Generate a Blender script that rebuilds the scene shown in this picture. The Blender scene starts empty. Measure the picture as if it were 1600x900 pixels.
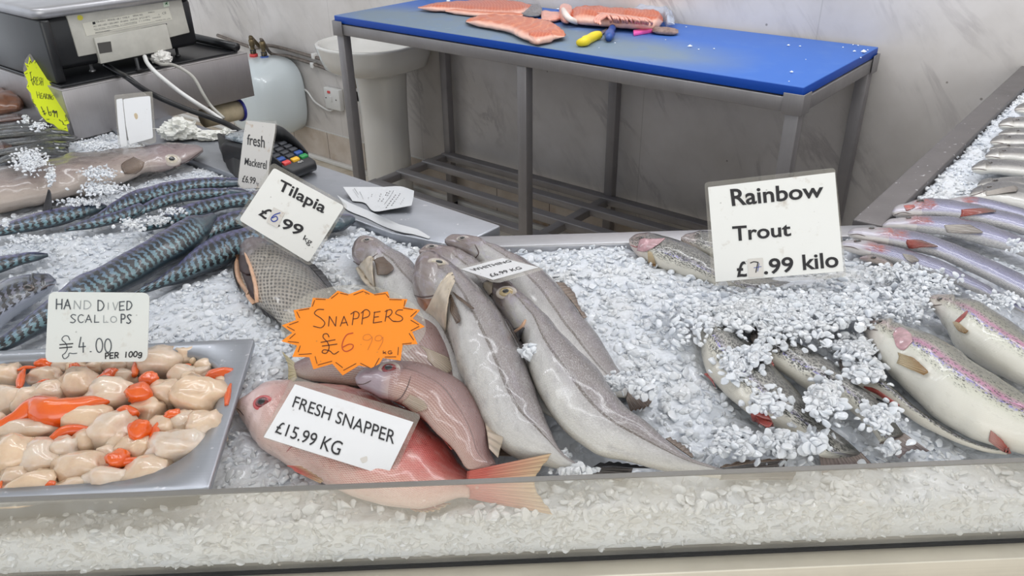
import bpy, bmesh, math, random
import numpy as np
from mathutils import Vector, Matrix
from mathutils.bvhtree import BVHTree
from mathutils import noise as mnoise

random.seed(11)
rng = np.random.default_rng(11)
SC = bpy.context.scene
COL = SC.collection

# ------------------------------------------------------------------ camera
H = 1.45
FPX, PITCH, ROLL = 1228.79, 0.499238, -0.0151834
_fw = np.array([0, math.cos(PITCH), -math.sin(PITCH)])
_r0 = np.array([1.0, 0, 0]); _u0 = np.cross(_r0, _fw)
CR = _r0*math.cos(ROLL) + _u0*math.sin(ROLL)
CU = -_r0*math.sin(ROLL) + _u0*math.cos(ROLL)
CO = np.array([0, 0, H])
cam_d = bpy.data.cameras.new('camera')
cam_d.sensor_width = 36; cam_d.lens = 36*FPX/1600; cam_d.clip_start = .02
cam = bpy.data.objects.new('camera', cam_d); COL.objects.link(cam)
M = Matrix(((CR[0], CU[0], -_fw[0], 0), (CR[1], CU[1], -_fw[1], 0), (CR[2], CU[2], -_fw[2], H), (0, 0, 0, 1)))
cam.matrix_world = M
SC.camera = cam

def ray(u, v):
    return CR*(u-800)/FPX + CU*(450-v)/FPX + _fw
def P(u, v, z):                      # the point of height z seen in direction (u, v)
    d = ray(u, v); return CO + d*((z-H)/d[2])
def onplane(u, v, p0, n):
    d = ray(u, v); n = np.asarray(n, float)
    return CO + d*(((np.asarray(p0)-CO) @ n)/(d @ n))
def proj(p):
    q = np.asarray(p)-CO; d = q @ _fw
    return 800+FPX*(q @ CR)/d, 450-FPX*(q @ CU)/d
# room frame: e runs along the work table and the wall, n points at the wall
YAW = -0.69204
EV = np.array([math.cos(YAW), math.sin(YAW), 0]); NV = np.array([-math.sin(YAW), math.cos(YAW), 0])
A0 = np.array([-.6572, 3.077, 0])
def E(e, n, z): return A0 + EV*e + NV*n + np.array([0, 0, z])
def en(p): return (p-A0) @ EV, (p-A0) @ NV
def Pe(u, v, e): return onplane(u, v, A0+EV*e, EV)
def Pn(u, v, n): return onplane(u, v, A0+NV*n, NV)

# ------------------------------------------------------------------ objects
def setp(o, label=None, cat=None, group=None, kind=None):
    if label: o['label'] = label
    if cat: o['category'] = cat
    if group: o['group'] = group
    if kind: o['kind'] = kind
    return o
def thing(name, label, cat, loc=(0, 0, 0), group=None):
    o = bpy.data.objects.new(name, None); COL.objects.link(o)
    o.empty_display_size = .03
    o.location = [float(a) for a in loc]
    return setp(o, label, cat, group)
def base_of(par):
    if par is None: return np.zeros(3)
    b = np.array(par.location, float)
    if par.parent: b = b + base_of(par.parent)
    return b
def mk(name, verts, faces, mat, parent=None, smooth=False, uvs=None, origin=None, sub=0, attr=None):
    """World-space verts -> one mesh object (child verts kept relative to the parent's base)."""
    verts = np.asarray(verts, float).reshape(-1, 3)
    b = base_of(parent)
    loc = np.zeros(3)
    if parent is None:
        loc = np.asarray(origin, float) if origin is not None else np.array([verts[:, 0].mean(), verts[:, 1].mean(), verts[:, 2].min()])
        b = loc
    me = bpy.data.meshes.new(name)
    me.from_pydata((verts-b).tolist(), [], [list(map(int, f)) for f in faces])
    if uvs:
        li = np.empty(len(me.loops), dtype=np.int64); me.loops.foreach_get('vertex_index', li)
        for k, arr in uvs.items():
            l = me.uv_layers.new(name=k); l.data.foreach_set('uv', np.asarray(arr, dtype=np.float32)[li].ravel())
    me.update()
    if smooth: me.shade_smooth()
    o = bpy.data.objects.new(name, me); COL.objects.link(o)
    if mat: me.materials.append(mat)
    o.location = loc.tolist()
    if parent: o.parent = parent
    if sub:
        m = o.modifiers.new('s', 'SUBSURF'); m.levels = sub; m.render_levels = sub
    return o
def fixn(o):
    bm = bmesh.new(); bm.from_mesh(o.data); bmesh.ops.recalc_face_normals(bm, faces=bm.faces); bm.to_mesh(o.data); bm.free(); return o
def bevel(o, w, seg=2):
    m = o.modifiers.new('b', 'BEVEL'); m.width = w; m.segments = seg; m.limit_method = 'ANGLE'; m.angle_limit = .6
    o.data.shade_smooth(); return o
CUBE_F = [(0, 1, 3, 2), (4, 6, 7, 5), (0, 4, 5, 1), (2, 3, 7, 6), (0, 2, 6, 4), (1, 5, 7, 3)]
def boxv(f, a0, a1, b0, b1, z0, z1):
    return [f(a, b, z) for a in (a0, a1) for b in (b0, b1) for z in (z0, z1)]
def box(name, f, a0, a1, b0, b1, z0, z1, mat, parent=None, bev=.003):
    o = fixn(mk(name, boxv(f, a0, a1, b0, b1, z0, z1), CUBE_F, mat, parent))
    if bev: bevel(o, bev)
    return o
def prism(name, poly, vec, mat, parent=None, bev=0, smooth=False):
    """Extrude a world polygon by vec."""
    poly = [np.asarray(p, float) for p in poly]; n = len(poly); vec = np.asarray(vec, float)
    v = poly + [p+vec for p in poly]
    f = [list(range(n)), list(range(2*n-1, n-1, -1))] + [[i, i+n, (i+1) % n+n, (i+1) % n] for i in range(n)]
    o = fixn(mk(name, v, f, mat, parent))
    if bev: bevel(o, bev)
    return o
def cr(pts, n, closed=False):
    """Catmull-Rom resampling of a polyline, equal steps of chord length."""
    p = np.asarray(pts, float)
    if len(p) == 2 and not closed:
        t = np.linspace(0, 1, n)[:, None]; return p[0]*(1-t)+p[1]*t
    if closed: q = np.vstack([p[-1], p, p[0], p[1]])
    else: q = np.vstack([2*p[0]-p[1], p, 2*p[-1]-p[-2]])
    out = []
    for i in range(1, len(q)-2):
        a, b, c, d = q[i-1], q[i], q[i+1], q[i+2]
        t = np.linspace(0, 1, 16, endpoint=False)[:, None]
        out.append(.5*((2*b)+(c-a)*t+(2*a-5*b+4*c-d)*t*t+(3*b-a-3*c+d)*t**3))
    out = np.vstack(out+[q[-2][None]])
    s = np.concatenate([[0], np.cumsum(np.linalg.norm(np.diff(out, axis=0), axis=1))])
    tt = np.linspace(0, s[-1], n+1)[:-1] if closed else np.linspace(0, s[-1], n)
    return np.stack([np.interp(tt, s, out[:, k]) for k in range(out.shape[1])], 1)
def tube(name, pts, r, mat, parent=None, n=40, seg=10, caps=True):
    p = cr(pts, n) if len(pts) > 2 else np.asarray(cr(pts, 2))
    r = np.broadcast_to(np.asarray(r, float), (len(p),)) if np.ndim(r) == 0 else np.interp(np.linspace(0, 1, len(p)), np.linspace(0, 1, len(r)), r)
    t = np.gradient(p, axis=0); t /= np.linalg.norm(t, axis=1)[:, None]+1e-12
    up = np.array([0, 0, 1.0]) if abs(t[0][2]) < .9 else np.array([1.0, 0, 0])
    V = []; F = []
    for i in range(len(p)):
        a = np.cross(t[i], up); a /= np.linalg.norm(a)+1e-12; b = np.cross(t[i], a); up = -b if (up @ -b) > 0 else b
        for k in range(seg):
            w = 2*math.pi*k/seg; V.append(p[i]+r[i]*(a*math.cos(w)+up*math.sin(w)))
    for i in range(len(p)-1):
        for k in range(seg): F.append([i*seg+k, i*seg+(k+1) % seg, (i+1)*seg+(k+1) % seg, (i+1)*seg+k])
    if caps: F += [list(range(seg))[::-1], [(len(p)-1)*seg+k for k in range(seg)]]
    return fixn(mk(name, V, F, mat, parent, smooth=True))
def lathe(name, prof, c, mat, parent=None, seg=40, sx=1., ax=(1, 0, 0), ay=(0, 1, 0), az=(0, 0, 1), sub=0):
    """prof: (radius, height) list turned about az at c; sx stretches along ax."""
    ax, ay, az, c = (np.asarray(q, float) for q in (ax, ay, az, c))
    V = []; F = []
    for r, h in prof:
        for k in range(seg):
            w = 2*math.pi*k/seg; V.append(c+az*h+ax*(r*sx*math.cos(w))+ay*(r*math.sin(w)))
    for i in range(len(prof)-1):
        for k in range(seg): F.append([i*seg+k, i*seg+(k+1) % seg, (i+1)*seg+(k+1) % seg, (i+1)*seg+k])
    F += [list(range(seg))[::-1], [(len(prof)-1)*seg+k for k in range(seg)]]
    return fixn(mk(name, V, F, mat, parent, smooth=True, sub=sub))

# ------------------------------------------------------------------ materials
def c(r, g, b):
    f = lambda x: (x/255/12.92) if x/255 <= .04045 else ((x/255+.055)/1.055)**2.4
    return (f(r), f(g), f(b), 1.0)
class G:
    def __init__(s, name):
        s.m = bpy.data.materials.new(name); s.m.use_nodes = True; s.t = s.m.node_tree; s.t.nodes.clear()
        s.out = s.t.nodes.new('ShaderNodeOutputMaterial')
    def put(s, sock, val):
        if isinstance(val, bpy.types.NodeSocket): s.t.links.new(val, sock)
        elif val is not None:
            if sock.type == 'RGBA' and not hasattr(val, '__len__'): val = (val, val, val, 1)
            sock.default_value = val
    def node(s, typ, ins=None, **props):
        n = s.t.nodes.new(typ)
        for k, v in props.items(): setattr(n, k, v)
        for k, v in (ins or {}).items(): s.put(n.inputs[k], v)
        return n
    def math(s, op, a, b=None, c_=None, clamp=False):
        n = s.node('ShaderNodeMath', operation=op, use_clamp=clamp)
        s.put(n.inputs[0], a); s.put(n.inputs[1], b) if b is not None else None
        if c_ is not None: s.put(n.inputs[2], c_)
        return n.outputs[0]
    def mix(s, f, a, b, bt='MIX'):
        n = s.node('ShaderNodeMix', data_type='RGBA', blend_type=bt)
        s.put(n.inputs['Factor'], f) if not isinstance(f, bpy.types.NodeSocket) else s.t.links.new(f, n.inputs[0])
        s.put(n.inputs[6], a); s.put(n.inputs[7], b); return n.outputs[2]
    def ramp(s, f, stops, interp='LINEAR'):
        n = s.node('ShaderNodeValToRGB'); s.put(n.inputs[0], f); r = n.color_ramp; r.interpolation = interp
        while len(r.elements) < len(stops): r.elements.new(.5)
        for el, (p, col) in zip(r.elements, stops):
            el.position = p; el.color = col if hasattr(col, '__len__') else (col, col, col, 1)
        return n.outputs[0]
    def uv(s, name='fish'): return s.node('ShaderNodeUVMap', uv_map=name).outputs[0]
    def obj(s): return s.node('ShaderNodeTexCoord').outputs['Object']
    def geo(s): return s.node('ShaderNodeNewGeometry').outputs['Position']
    def map(s, v, scale=(1, 1, 1), rot=(0, 0, 0), loc=(0, 0, 0)):
        return s.node('ShaderNodeMapping', {'Vector': v, 'Scale': scale, 'Rotation': rot, 'Location': loc}).outputs[0]
    def sep(s, v): n = s.node('ShaderNodeSeparateXYZ', {0: v}); return n.outputs
    def noise(s, v, scale, detail=3, rough=.55, dist=0., out=0):
        return s.node('ShaderNodeTexNoise', {'Vector': v, 'Scale': scale, 'Detail': detail, 'Roughness': rough, 'Distortion': dist}).outputs[out]
    def vor(s, v, scale, rand=1., feature='F1', out=0):
        return s.node('ShaderNodeTexVoronoi', {'Vector': v, 'Scale': scale, 'Randomness': rand}, feature=feature).outputs[out]
    def bump(s, h, strength=.3, dist=.002):
        return s.node('ShaderNodeBump', {'Height': h, 'Strength': strength, 'Distance': dist}).outputs[0]
    def bsdf(s, col, rough=.5, metal=0., bump=None, **kw):
        n = s.node('ShaderNodeBsdfPrincipled', {'Base Color': col, 'Roughness': rough, 'Metallic': metal})
        names = {'coat': 'Coat Weight', 'coat_r': 'Coat Roughness', 'sss': 'Subsurface Weight', 'spec': 'Specular IOR Level', 'trans': 'Transmission Weight', 'ior': 'IOR', 'alpha': 'Alpha', 'sssr': 'Subsurface Radius', 'ssss': 'Subsurface Scale', 'em': 'Emission Color', 'ems': 'Emission Strength'}
        for k, v in kw.items(): s.put(n.inputs[names[k]], v)
        if bump is not None: s.t.links.new(bump, n.inputs['Normal'])
        s.b = n; return n.outputs[0]
    def done(s, sh):
        s.t.links.new(sh, s.out.inputs[0]); return s.m
def plain(name, col, rough=.5, metal=0., nz=0., nsc=30, **kw):
    g = G(name)
    if nz:
        f = g.noise(g.obj(), nsc, 4)
        dark = tuple(a*(1-nz) for a in col[:3])+(1,)
        lite = tuple(min(1, a*(1+nz*.5)) for a in col[:3])+(1,)
        col = g.ramp(f, [(.3, dark), (.7, lite)])
    return g.done(g.bsdf(col, rough, metal, **kw))
# ------------------------------------------------------------------ plain materials
def m_steel(name, col, rough, streak=(2, 60, 2), metal=.85, spots=0.):
    g = G(name); v = g.geo()
    f = g.noise(g.map(v, scale=streak), 6, 3)
    big = g.noise(v, 9, 4)
    cc = g.mix(g.math('MULTIPLY', f, .35), col, tuple(a*.62 for a in col[:3])+(1,))
    cc = g.mix(g.ramp(big, [(.45, 0), (.75, .45)]), cc, tuple(a*.6 for a in col[:3])+(1,))
    if spots:
        sp = g.noise(v, 90, 2)
        cc = g.mix(g.math('MULTIPLY', g.ramp(sp, [(.68, 0), (.74, 1)]), spots), cc, c(225, 225, 228))
    r = g.math('ADD', g.math('MULTIPLY', big, .25), rough-.1)
    return g.done(g.bsdf(cc, r, metal))
STEEL = m_steel('brushed_steel', c(184, 184, 188), .34, metal=.75)
STEEL_DK = m_steel('dull_steel', c(150, 147, 148), .45, metal=.55)
STEEL_WET = m_steel('wet_steel', c(176, 180, 188), .32, spots=.5, metal=.75)
STEEL_RIM = m_steel('dark_rim_steel', c(112, 108, 108), .45, metal=.5, spots=.5)
STEEL_PLAT = m_steel('stand_steel', c(176, 172, 172), .38)
STEEL_WARM = m_steel('rail_steel', c(206, 200, 186), .45, streak=(1, 1, 60), metal=.4)
BLACK = plain('black_plastic', c(22, 23, 26), .35, nz=.3)
BLACK2 = plain('soft_black_plastic', c(30, 31, 34), .45)
WHITE_PL = plain('white_plastic', c(214, 214, 212), .4)
CERAMIC = plain('white_ceramic', c(215, 214, 210), .12, coat=.5)
RUBBER_GR = plain('grey_key_rubber', c(58, 60, 66), .5)
BLUE_BR = plain('blue_plastic', c(44, 80, 150), .4)
RED_PL = plain('red_plastic', c(214, 70, 70), .4)
YEL_PL = plain('yellow_plastic', c(232, 208, 40), .4)
YEL_KEY = plain('amber_plastic', c(232, 182, 50), .4)
GRN_PL = plain('green_plastic', c(40, 140, 76), .4)
GRN_DK = plain('dark_green_plastic', c(18, 92, 44), .35)
PINK_PL = plain('pink_plastic', c(236, 96, 170), .4)
INK = plain('black_ink', c(34, 33, 36), .5)
INK_BRN = plain('brown_marker_ink', c(70, 26, 22), .5)
INK_RED = plain('red_pen_ink', c(176, 62, 40), .5)
INK_FAINT = plain('faint_pen_ink', c(196, 110, 50), .5)
INK_BLUE = plain('blue_pen_ink', c(44, 66, 150), .5)
INK_PALE = plain('worn_marker_ink', c(140, 146, 148), .5)
INK_GREY = plain('grey_print', c(98, 98, 100), .5)
BRASS = plain('tarnished_brass', c(112, 98, 72), .45, .6, nz=.4, nsc=60)
COPPER = plain('painted_copper_pipe', c(118, 108, 100), .45, .4, nz=.4, nsc=40)
CARD = plain('beige_cardboard', c(188, 174, 146), .8, nz=.2, nsc=40)
PAPER = plain('thermal_paper', c(202, 204, 207), .6)
TISSUE = plain('crumpled_tissue', c(222, 220, 216), .85, nz=.08)
DARKHOLE = plain('dark_recess', c(74, 72, 70), .5)

def m_wall():
    g = G('marble_panels'); v = g.geo()
    # wall coordinates: along e, up z
    E_ = g.node('ShaderNodeVectorMath', {0: v, 1: tuple(EV)}, operation='DOT_PRODUCT').outputs[1]
    z = g.sep(v)[2]
    p = g.node('ShaderNodeCombineXYZ', {0: E_, 1: z, 2: 0.}).outputs[0]
    cloud = g.noise(p, 2.2, 5, .6)
    base = g.ramp(cloud, [(.3, c(190, 185, 180)), (.7, c(216, 212, 210))])
    rot = g.map(g.map(p, rot=(0, 0, -.66)), scale=(1., .25, 1))
    vn = g.noise(rot, 5.5, 6, .62, .6)
    vein = g.math('SUBTRACT', 1., g.math('MULTIPLY', g.math('ABSOLUTE', g.math('SUBTRACT', vn, .5)), 22.), clamp=True)
    patch = g.ramp(g.noise(p, 3.1, 3), [(.48, 0), (.66, 1)])
    base = g.mix(g.math('MULTIPLY', g.math('MULTIPLY', vein, patch), .5), base, c(138, 132, 134))
    sm = g.ramp(g.noise(g.map(g.map(p, rot=(0, 0, -.66)), scale=(1, .3, 1)), 9, 5, .7), [(.55, 0), (.78, 1)])
    base = g.mix(g.math('MULTIPLY', sm, .3), base, c(150, 146, 146))
    # panel joints every 0.6 m
    fr = g.math('FRACT', g.math('MULTIPLY', g.math('ADD', E_, 10.17), 1/.6))
    j = g.math('LESS_THAN', g.math('ABSOLUTE', g.math('SUBTRACT', fr, .5)), .003)
    base = g.mix(g.math('MULTIPLY', j, .35), base, c(150, 146, 140))
    sp = g.vor(p, 9, 1.); spot = g.math('LESS_THAN', sp, .035)
    base = g.mix(g.math('MULTIPLY', spot, .6), base, c(80, 70, 60))
    return g.done(g.bsdf(base, .28, bump=g.bump(cloud, .05)))
WALL = m_wall()
def m_tiles():
    g = G('beige_skirting_tiles'); v = g.geo()
    E_ = g.node('ShaderNodeVectorMath', {0: v, 1: tuple(EV)}, operation='DOT_PRODUCT').outputs[1]
    fr = g.math('FRACT', g.math('MULTIPLY', g.math('ADD', E_, 10.0), 1/.3))
    j = g.math('LESS_THAN', fr, .012)
    nz = g.noise(v, 12, 4)
    col = g.ramp(nz, [(.3, c(186, 172, 158)), (.7, c(206, 196, 186))])
    col = g.mix(g.ramp(g.noise(v, 4.3, 4), [(.55, 0), (.72, .8)]), col, c(150, 112, 66))
    return g.done(g.bsdf(g.mix(j, col, c(70, 60, 52)), .4))
TILES = m_tiles()
def m_floor():
    g = G('stained_floor'); v = g.geo()
    col = g.ramp(g.noise(v, 5, 5), [(.3, c(150, 128, 96)), (.5, c(200, 190, 174)), (.7, c(222, 216, 206))])
    return g.done(g.bsdf(col, .5))
FLOOR = m_floor()
def m_board():
    g = G('scuffed_blue_board'); v = g.geo()
    e_ = g.node('ShaderNodeVectorMath', {0: v, 1: tuple(EV)}, operation='DOT_PRODUCT').outputs[1]
    n_ = g.node('ShaderNodeVectorMath', {0: v, 1: tuple(NV)}, operation='DOT_PRODUCT').outputs[1]
    e0, n0 = A0 @ EV, A0 @ NV
    ee = g.math('SUBTRACT', e_, float(e0)); nn = g.math('SUBTRACT', n_, float(n0))
    # a worn, scratched grey band along the front edge where the cutting is done
    a = g.math('SUBTRACT', 1., g.math('ABSOLUTE', g.math('DIVIDE', g.math('SUBTRACT', ee, .7), .95)), clamp=True)
    b = g.math('SUBTRACT', 1., g.math('ABSOLUTE', g.math('DIVIDE', g.math('SUBTRACT', nn, .12), .26)), clamp=True)
    nz = g.noise(v, 7, 5, .6)
    w = g.math('MULTIPLY', g.math('MULTIPLY', a, b), g.math('ADD', nz, .75))
    w = g.ramp(w, [(.03, 0), (.38, .92)])
    col = g.mix(w, c(60, 106, 186), c(118, 134, 144))
    col = g.mix(g.math('MULTIPLY', g.ramp(g.noise(v, 16, 4), [(.52, 0), (.75, 1)]), .3), col, c(92, 128, 190))
    # cut marks
    sv = g.noise(g.map(g.map(v, rot=(0, 0, 1.1)), scale=(34, 4, 1)), 5, 2)
    col = g.mix(g.math('MULTIPLY', g.ramp(sv, [(.70, 0), (.76, 1)]), g.math('MULTIPLY', w, .55)), col, c(178, 198, 204))
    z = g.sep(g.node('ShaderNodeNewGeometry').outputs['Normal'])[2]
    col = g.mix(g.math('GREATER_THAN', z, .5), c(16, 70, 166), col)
    return g.done(g.bsdf(col, .5, spec=.3))
BOARD = m_board()
def m_ice(name, tint, rough, sss, cells):
    g = G(name); v = g.geo()
    f = g.noise(v, 70, 3); big = g.noise(v, 9, 3)
    a = g.node('ShaderNodeAttribute', attribute_name='rnd').outputs['Fac']
    h = f
    if cells:
        wv = g.node('ShaderNodeVectorMath', {0: v, 1: g.node('ShaderNodeVectorMath', {0: g.noise(v, 60, 2, out=1), 3: .012}, operation='SCALE').outputs[0]}, operation='ADD').outputs[0]
        c1 = g.vor(wv, 78); c2 = g.vor(wv, 150)
        h = g.math('SUBTRACT', 1., g.math('ADD', g.math('POWER', c1, 2.), g.math('MULTIPLY', g.math('POWER', c2, 2.), .45)))
        a = g.sep(g.vor(wv, 78, out=1))[0]
    nb = g.bump(h, .36 if cells else .2, .006 if cells else .0015)
    col = g.mix(f, tuple(x*.95 for x in c(*tint)[:3])+(1,), c(*tint))
    col = g.mix(g.math('MULTIPLY', g.ramp(big, [(.5, 0), (.7, 1)]), .35), col, c(228, 224, 214))
    col = g.mix(g.math('MULTIPLY', a, .35), col, c(214, 219, 226))
    sh = g.bsdf(col, rough, ior=1.31, bump=nb, spec=.6, coat=.4, coat_r=.06, sss=sss, sssr=(1., 1., 1.), ssss=.004)
    if not cells:
        tl = g.node('ShaderNodeBsdfTranslucent', {'Color': (.97, .98, 1., 1), 'Normal': nb}).outputs[0]
        sh = g.node('ShaderNodeMixShader', {0: .08, 1: sh, 2: tl}).outputs[0]
    return g.done(sh)
ICE = m_ice('wet_crushed_ice', (231, 235, 241), .1, .6, False)
ICE_BED = m_ice('packed_ice', (218, 223, 231), .2, 0., True)
def m_glass(name, tint, haze, rough=.02):
    g = G(name)
    fc = g.node('ShaderNodeLayerWeight', {'Blend': .5}).outputs['Facing']
    fr = g.math('MULTIPLY_ADD', g.math('POWER', fc, 5.), .9, .04)
    tr = g.node('ShaderNodeBsdfTransparent', {'Color': tint}).outputs[0]
    gl = g.node('ShaderNodeBsdfGlossy', {'Color': (1, 1, 1, 1), 'Roughness': rough}).outputs[0]
    df = g.node('ShaderNodeBsdfDiffuse', {'Color': c(228, 222, 208)}).outputs[0]
    a = g.node('ShaderNodeMixShader', {0: fr, 1: tr, 2: gl}).outputs[0]
    v = g.geo()
    hz = g.math('MULTIPLY', g.ramp(g.noise(v, 7, 4), [(.3, .35), (.75, 1.)]), haze)
    sp = g.math('MULTIPLY', g.math('LESS_THAN', g.vor(v, 55), .10), .35)
    hz = g.math('ADD', hz, g.math('MULTIPLY', sp, .5), clamp=True)
    b = g.node('ShaderNodeMixShader', {0: hz, 1: a, 2: df}).outputs[0]
    return g.done(b)
GLASS = m_glass('smeared_counter_glass', (.985, .985, .975, 1), .24)
LAMI = m_glass('laminate_film', (.93, .93, .93, 1), .16, .12)
GLASS_EDGE = plain('polished_glass_edge', c(128, 126, 122), .25, alpha=.92)
def m_paper(name, col, dirt=(150, 128, 96), amt=.5):
    g = G(name); v = g.obj()
    d = g.ramp(g.noise(v, 34, 5, .65), [(.6, 0), (.76, 1)])
    sp = g.math('LESS_THAN', g.vor(v, 60), .07)
    cc = g.mix(g.math('MULTIPLY', d, amt), c(*col), c(*dirt))
    cc = g.mix(g.math('MULTIPLY', sp, .35), cc, c(90, 84, 74))
    return g.done(g.bsdf(cc, .35, coat=.3, coat_r=.15))
CARD_W = m_paper('stained_white_card', (226, 226, 222))
CARD_C = m_paper('clean_white_card', (228, 229, 231), amt=.12)
CARD_OFF = m_paper('greyish_white_card', (212, 216, 212), amt=.35)
CARD_OLD = m_paper('yellowed_white_card', (208, 204, 198), (168, 132, 84), .9)
FL_OR = m_paper('fluorescent_orange_card', (244, 140, 30), (240, 140, 60), .3)
FL_YE = m_paper('fluorescent_yellow_card', (212, 226, 20), (190, 200, 40), .3)
def m_foil():
    g = G('painted_sheen_film')
    v = g.obj(); f = g.noise(v, 50, 4, .6, .8)
    col = g.ramp(f, [(.4, c(74, 84, 92)), (.5, c(168, 176, 182)), (.6, c(98, 110, 118))])  # light and dark greys imitate wavy reflections in the film's colour
    return g.done(g.bsdf(col, .18, .2, bump=g.bump(f, .6, .004), coat=.6))
FOIL = m_foil()
def m_film():
    g = G('clear_plastic_film')
    f = g.noise(g.obj(), 40, 4)
    tr = g.node('ShaderNodeBsdfTransparent').outputs[0]
    p = g.bsdf(c(205, 215, 232), .15, bump=g.bump(f, .7, .004))
    return g.done(g.node('ShaderNodeMixShader', {0: .55, 1: tr, 2: p}).outputs[0])
FILM = m_film()

# ------------------------------------------------------------------ fish skins
# uv 'fish': u = 0 snout .. 1 tail, v = 0 belly .. 1 back;   uv 'skin': metres along and around the body
def scales(g, sc, rand=.12):
    s = g.uv('skin')
    m = g.map(s, rot=(0, 0, math.pi/4), scale=(sc, sc*1.15, 1))
    return g.vor(m, 1., rand)
def skin(name, stops, sc=420, edge=None, edge_amt=.35, rough=.3, bumpk=.25, mott=None, mott_amt=.4, line=None, head=None, head_t=.2, head_amt=.6, extra=None, metal=.0, coat=.6, stain=None):
    g = G(name)
    uv = g.sep(g.uv('fish')); U, V = uv[0], uv[1]
    s = g.uv('skin')
    wob = g.math('SUBTRACT', g.noise(s, 34, 3), .5)
    wob2 = g.math('SUBTRACT', g.noise(s, 150, 3), .5)
    Vd = g.math('ADD', g.math('ADD', V, g.math('MULTIPLY', wob, .12)), g.math('MULTIPLY', wob2, .07))
    col = g.ramp(Vd, [(p, c(*k)) for p, k in stops])
    d = scales(g, sc)
    e = g.ramp(d, [(.28, 0), (.62, 1)])
    onbody = g.math('GREATER_THAN', U, head_t) if head_t else 1.
    if edge is not None:
        col = g.mix(g.math('MULTIPLY', g.math('MULTIPLY', e, onbody), edge_amt), col, c(*edge))
    if mott is not None:
        mt = g.ramp(g.noise(s, 46, 5, .62), [(.48, 0), (.72, 1)])
        col = g.mix(g.math('MULTIPLY', mt, mott_amt), col, c(*mott))
    if line is not None:        # lateral line: (v at head, v at tail, half width, colour)
        v0, v1, hw, lc = line
        arch = g.math('MULTIPLY_ADD', U, v1-v0, v0)
        dl = g.math('ABSOLUTE', g.math('SUBTRACT', V, arch))
        ln = g.ramp(g.math('DIVIDE', dl, hw), [(.5, 1), (1., 0)])
        col = g.mix(g.math('MULTIPLY', g.math('MULTIPLY', ln, onbody), .95), col, c(*lc))
    if head is not None:
        hm = g.ramp(g.math('ADD', U, g.math('MULTIPLY', wob, .08)), [(max(0, head_t-.05), 1), (head_t+.05, 0)])
        col = g.mix(g.math('MULTIPLY', hm, head_amt), col, head if isinstance(head, bpy.types.NodeSocket) else c(*head))
    if extra: col = extra(g, col, U, V, s, wob, onbody)
    h = g.math('ADD', g.math('MULTIPLY', g.math('MULTIPLY', e, onbody), -1.), g.math('MULTIPLY', g.noise(s, 120, 2), .8))
    r = g.math('ADD', g.math('MULTIPLY', g.noise(s, 80, 2), .2), rough-.1)
    return g.done(g.bsdf(col, r, metal, bump=g.bump(h, bumpk, .0012), coat=coat, coat_r=.12, spec=.6))

def ex_mackerel(g, col, U, V, s, wob, onb):
    x = g.sep(s)[0]
    n1 = g.math('SUBTRACT', g.noise(s, 55, 2), .5); n2 = g.math('SUBTRACT', g.noise(s, 120, 1), .5)
    ph = g.math('ADD', g.math('MULTIPLY', x, 520.), g.math('ADD', g.math('MULTIPLY', n1, 9.), g.math('MULTIPLY', n2, 3.)))
    bars = g.ramp(g.math('MULTIPLY_ADD', g.math('SINE', ph), .5, .5), [(.36, 0), (.5, 1)])
    up = g.ramp(g.math('ADD', V, g.math('MULTIPLY', wob, .18)), [(.24, 0), (.30, 1)])
    body = g.ramp(U, [(.13, 0), (.2, 1)])
    k = g.math('MULTIPLY', g.math('MULTIPLY', bars, up), body)
    col = g.mix(k, col, c(14, 20, 28))
    ridge = g.ramp(V, [(.94, 0), (.99, 1)])
    return g.mix(g.math('MULTIPLY', ridge, .5), col, c(84, 84, 130))
MACK = skin('mackerel_skin', [(0., (110, 118, 132)), (.10, (48, 56, 64)), (.24, (44, 58, 66)), (.36, (92, 122, 130)), (.6, (98, 132, 142)), (.82, (84, 110, 134)), (.92, (50, 60, 88)), (1., (92, 90, 132))],  # dark lower flank is shade put into the skin colour
            sc=600, edge=None, head=(30, 38, 50), head_t=.17, head_amt=.8, extra=ex_mackerel, rough=.3, bumpk=.12, coat=.35)
MACKH = skin('mackerel_silver_skin', [(0., (176, 182, 194)), (.3, (150, 156, 172)), (.5, (60, 72, 84)), (.62, (110, 110, 126)), (.8, (70, 80, 100)), (1., (30, 40, 56))],
             sc=600, extra=ex_mackerel, rough=.2, bumpk=.1, coat=.6)
def ex_whiting(g, col, U, V, s, wob, onb):
    fl = g.ramp(g.noise(g.map(s, scale=(1, 1.6, 1)), 330, 2, .6), [(.5, 0), (.66, 1)])
    col = g.mix(g.math('MULTIPLY', g.math('MULTIPLY', fl, onb), .4), col, c(222, 222, 222))
    n = g.ramp(g.noise(s, 26, 4, .6), [(.5, 0), (.72, 1)])
    up = g.ramp(V, [(.3, .15), (.6, .7)])
    col = g.mix(g.math('MULTIPLY', g.math('MULTIPLY', n, up), .3), col, c(150, 140, 160))
    li = g.math('MULTIPLY', g.ramp(g.noise(s, 42, 3), [(.52, 0), (.68, .8)]), g.ramp(U, [(.26, 1), (.36, 0)]))
    return g.mix(g.math('MULTIPLY', li, .55), col, c(178, 170, 192))
WHIT = skin('whiting_skin', [(0., (196, 188, 170)), (.12, (214, 211, 203)), (.45, (202, 200, 198)), (.60, (172, 168, 168)), (.68, (132, 122, 120)), (.85, (106, 94, 92)), (1., (78, 68, 66))],
            sc=430, edge=(112, 110, 114), edge_amt=.55, mott=(146, 142, 142), mott_amt=.55, line=(.67, .60, .032, (84, 72, 64)), head=(116, 98, 94), head_t=.19, head_amt=.85, extra=ex_whiting, bumpk=.3)
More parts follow.
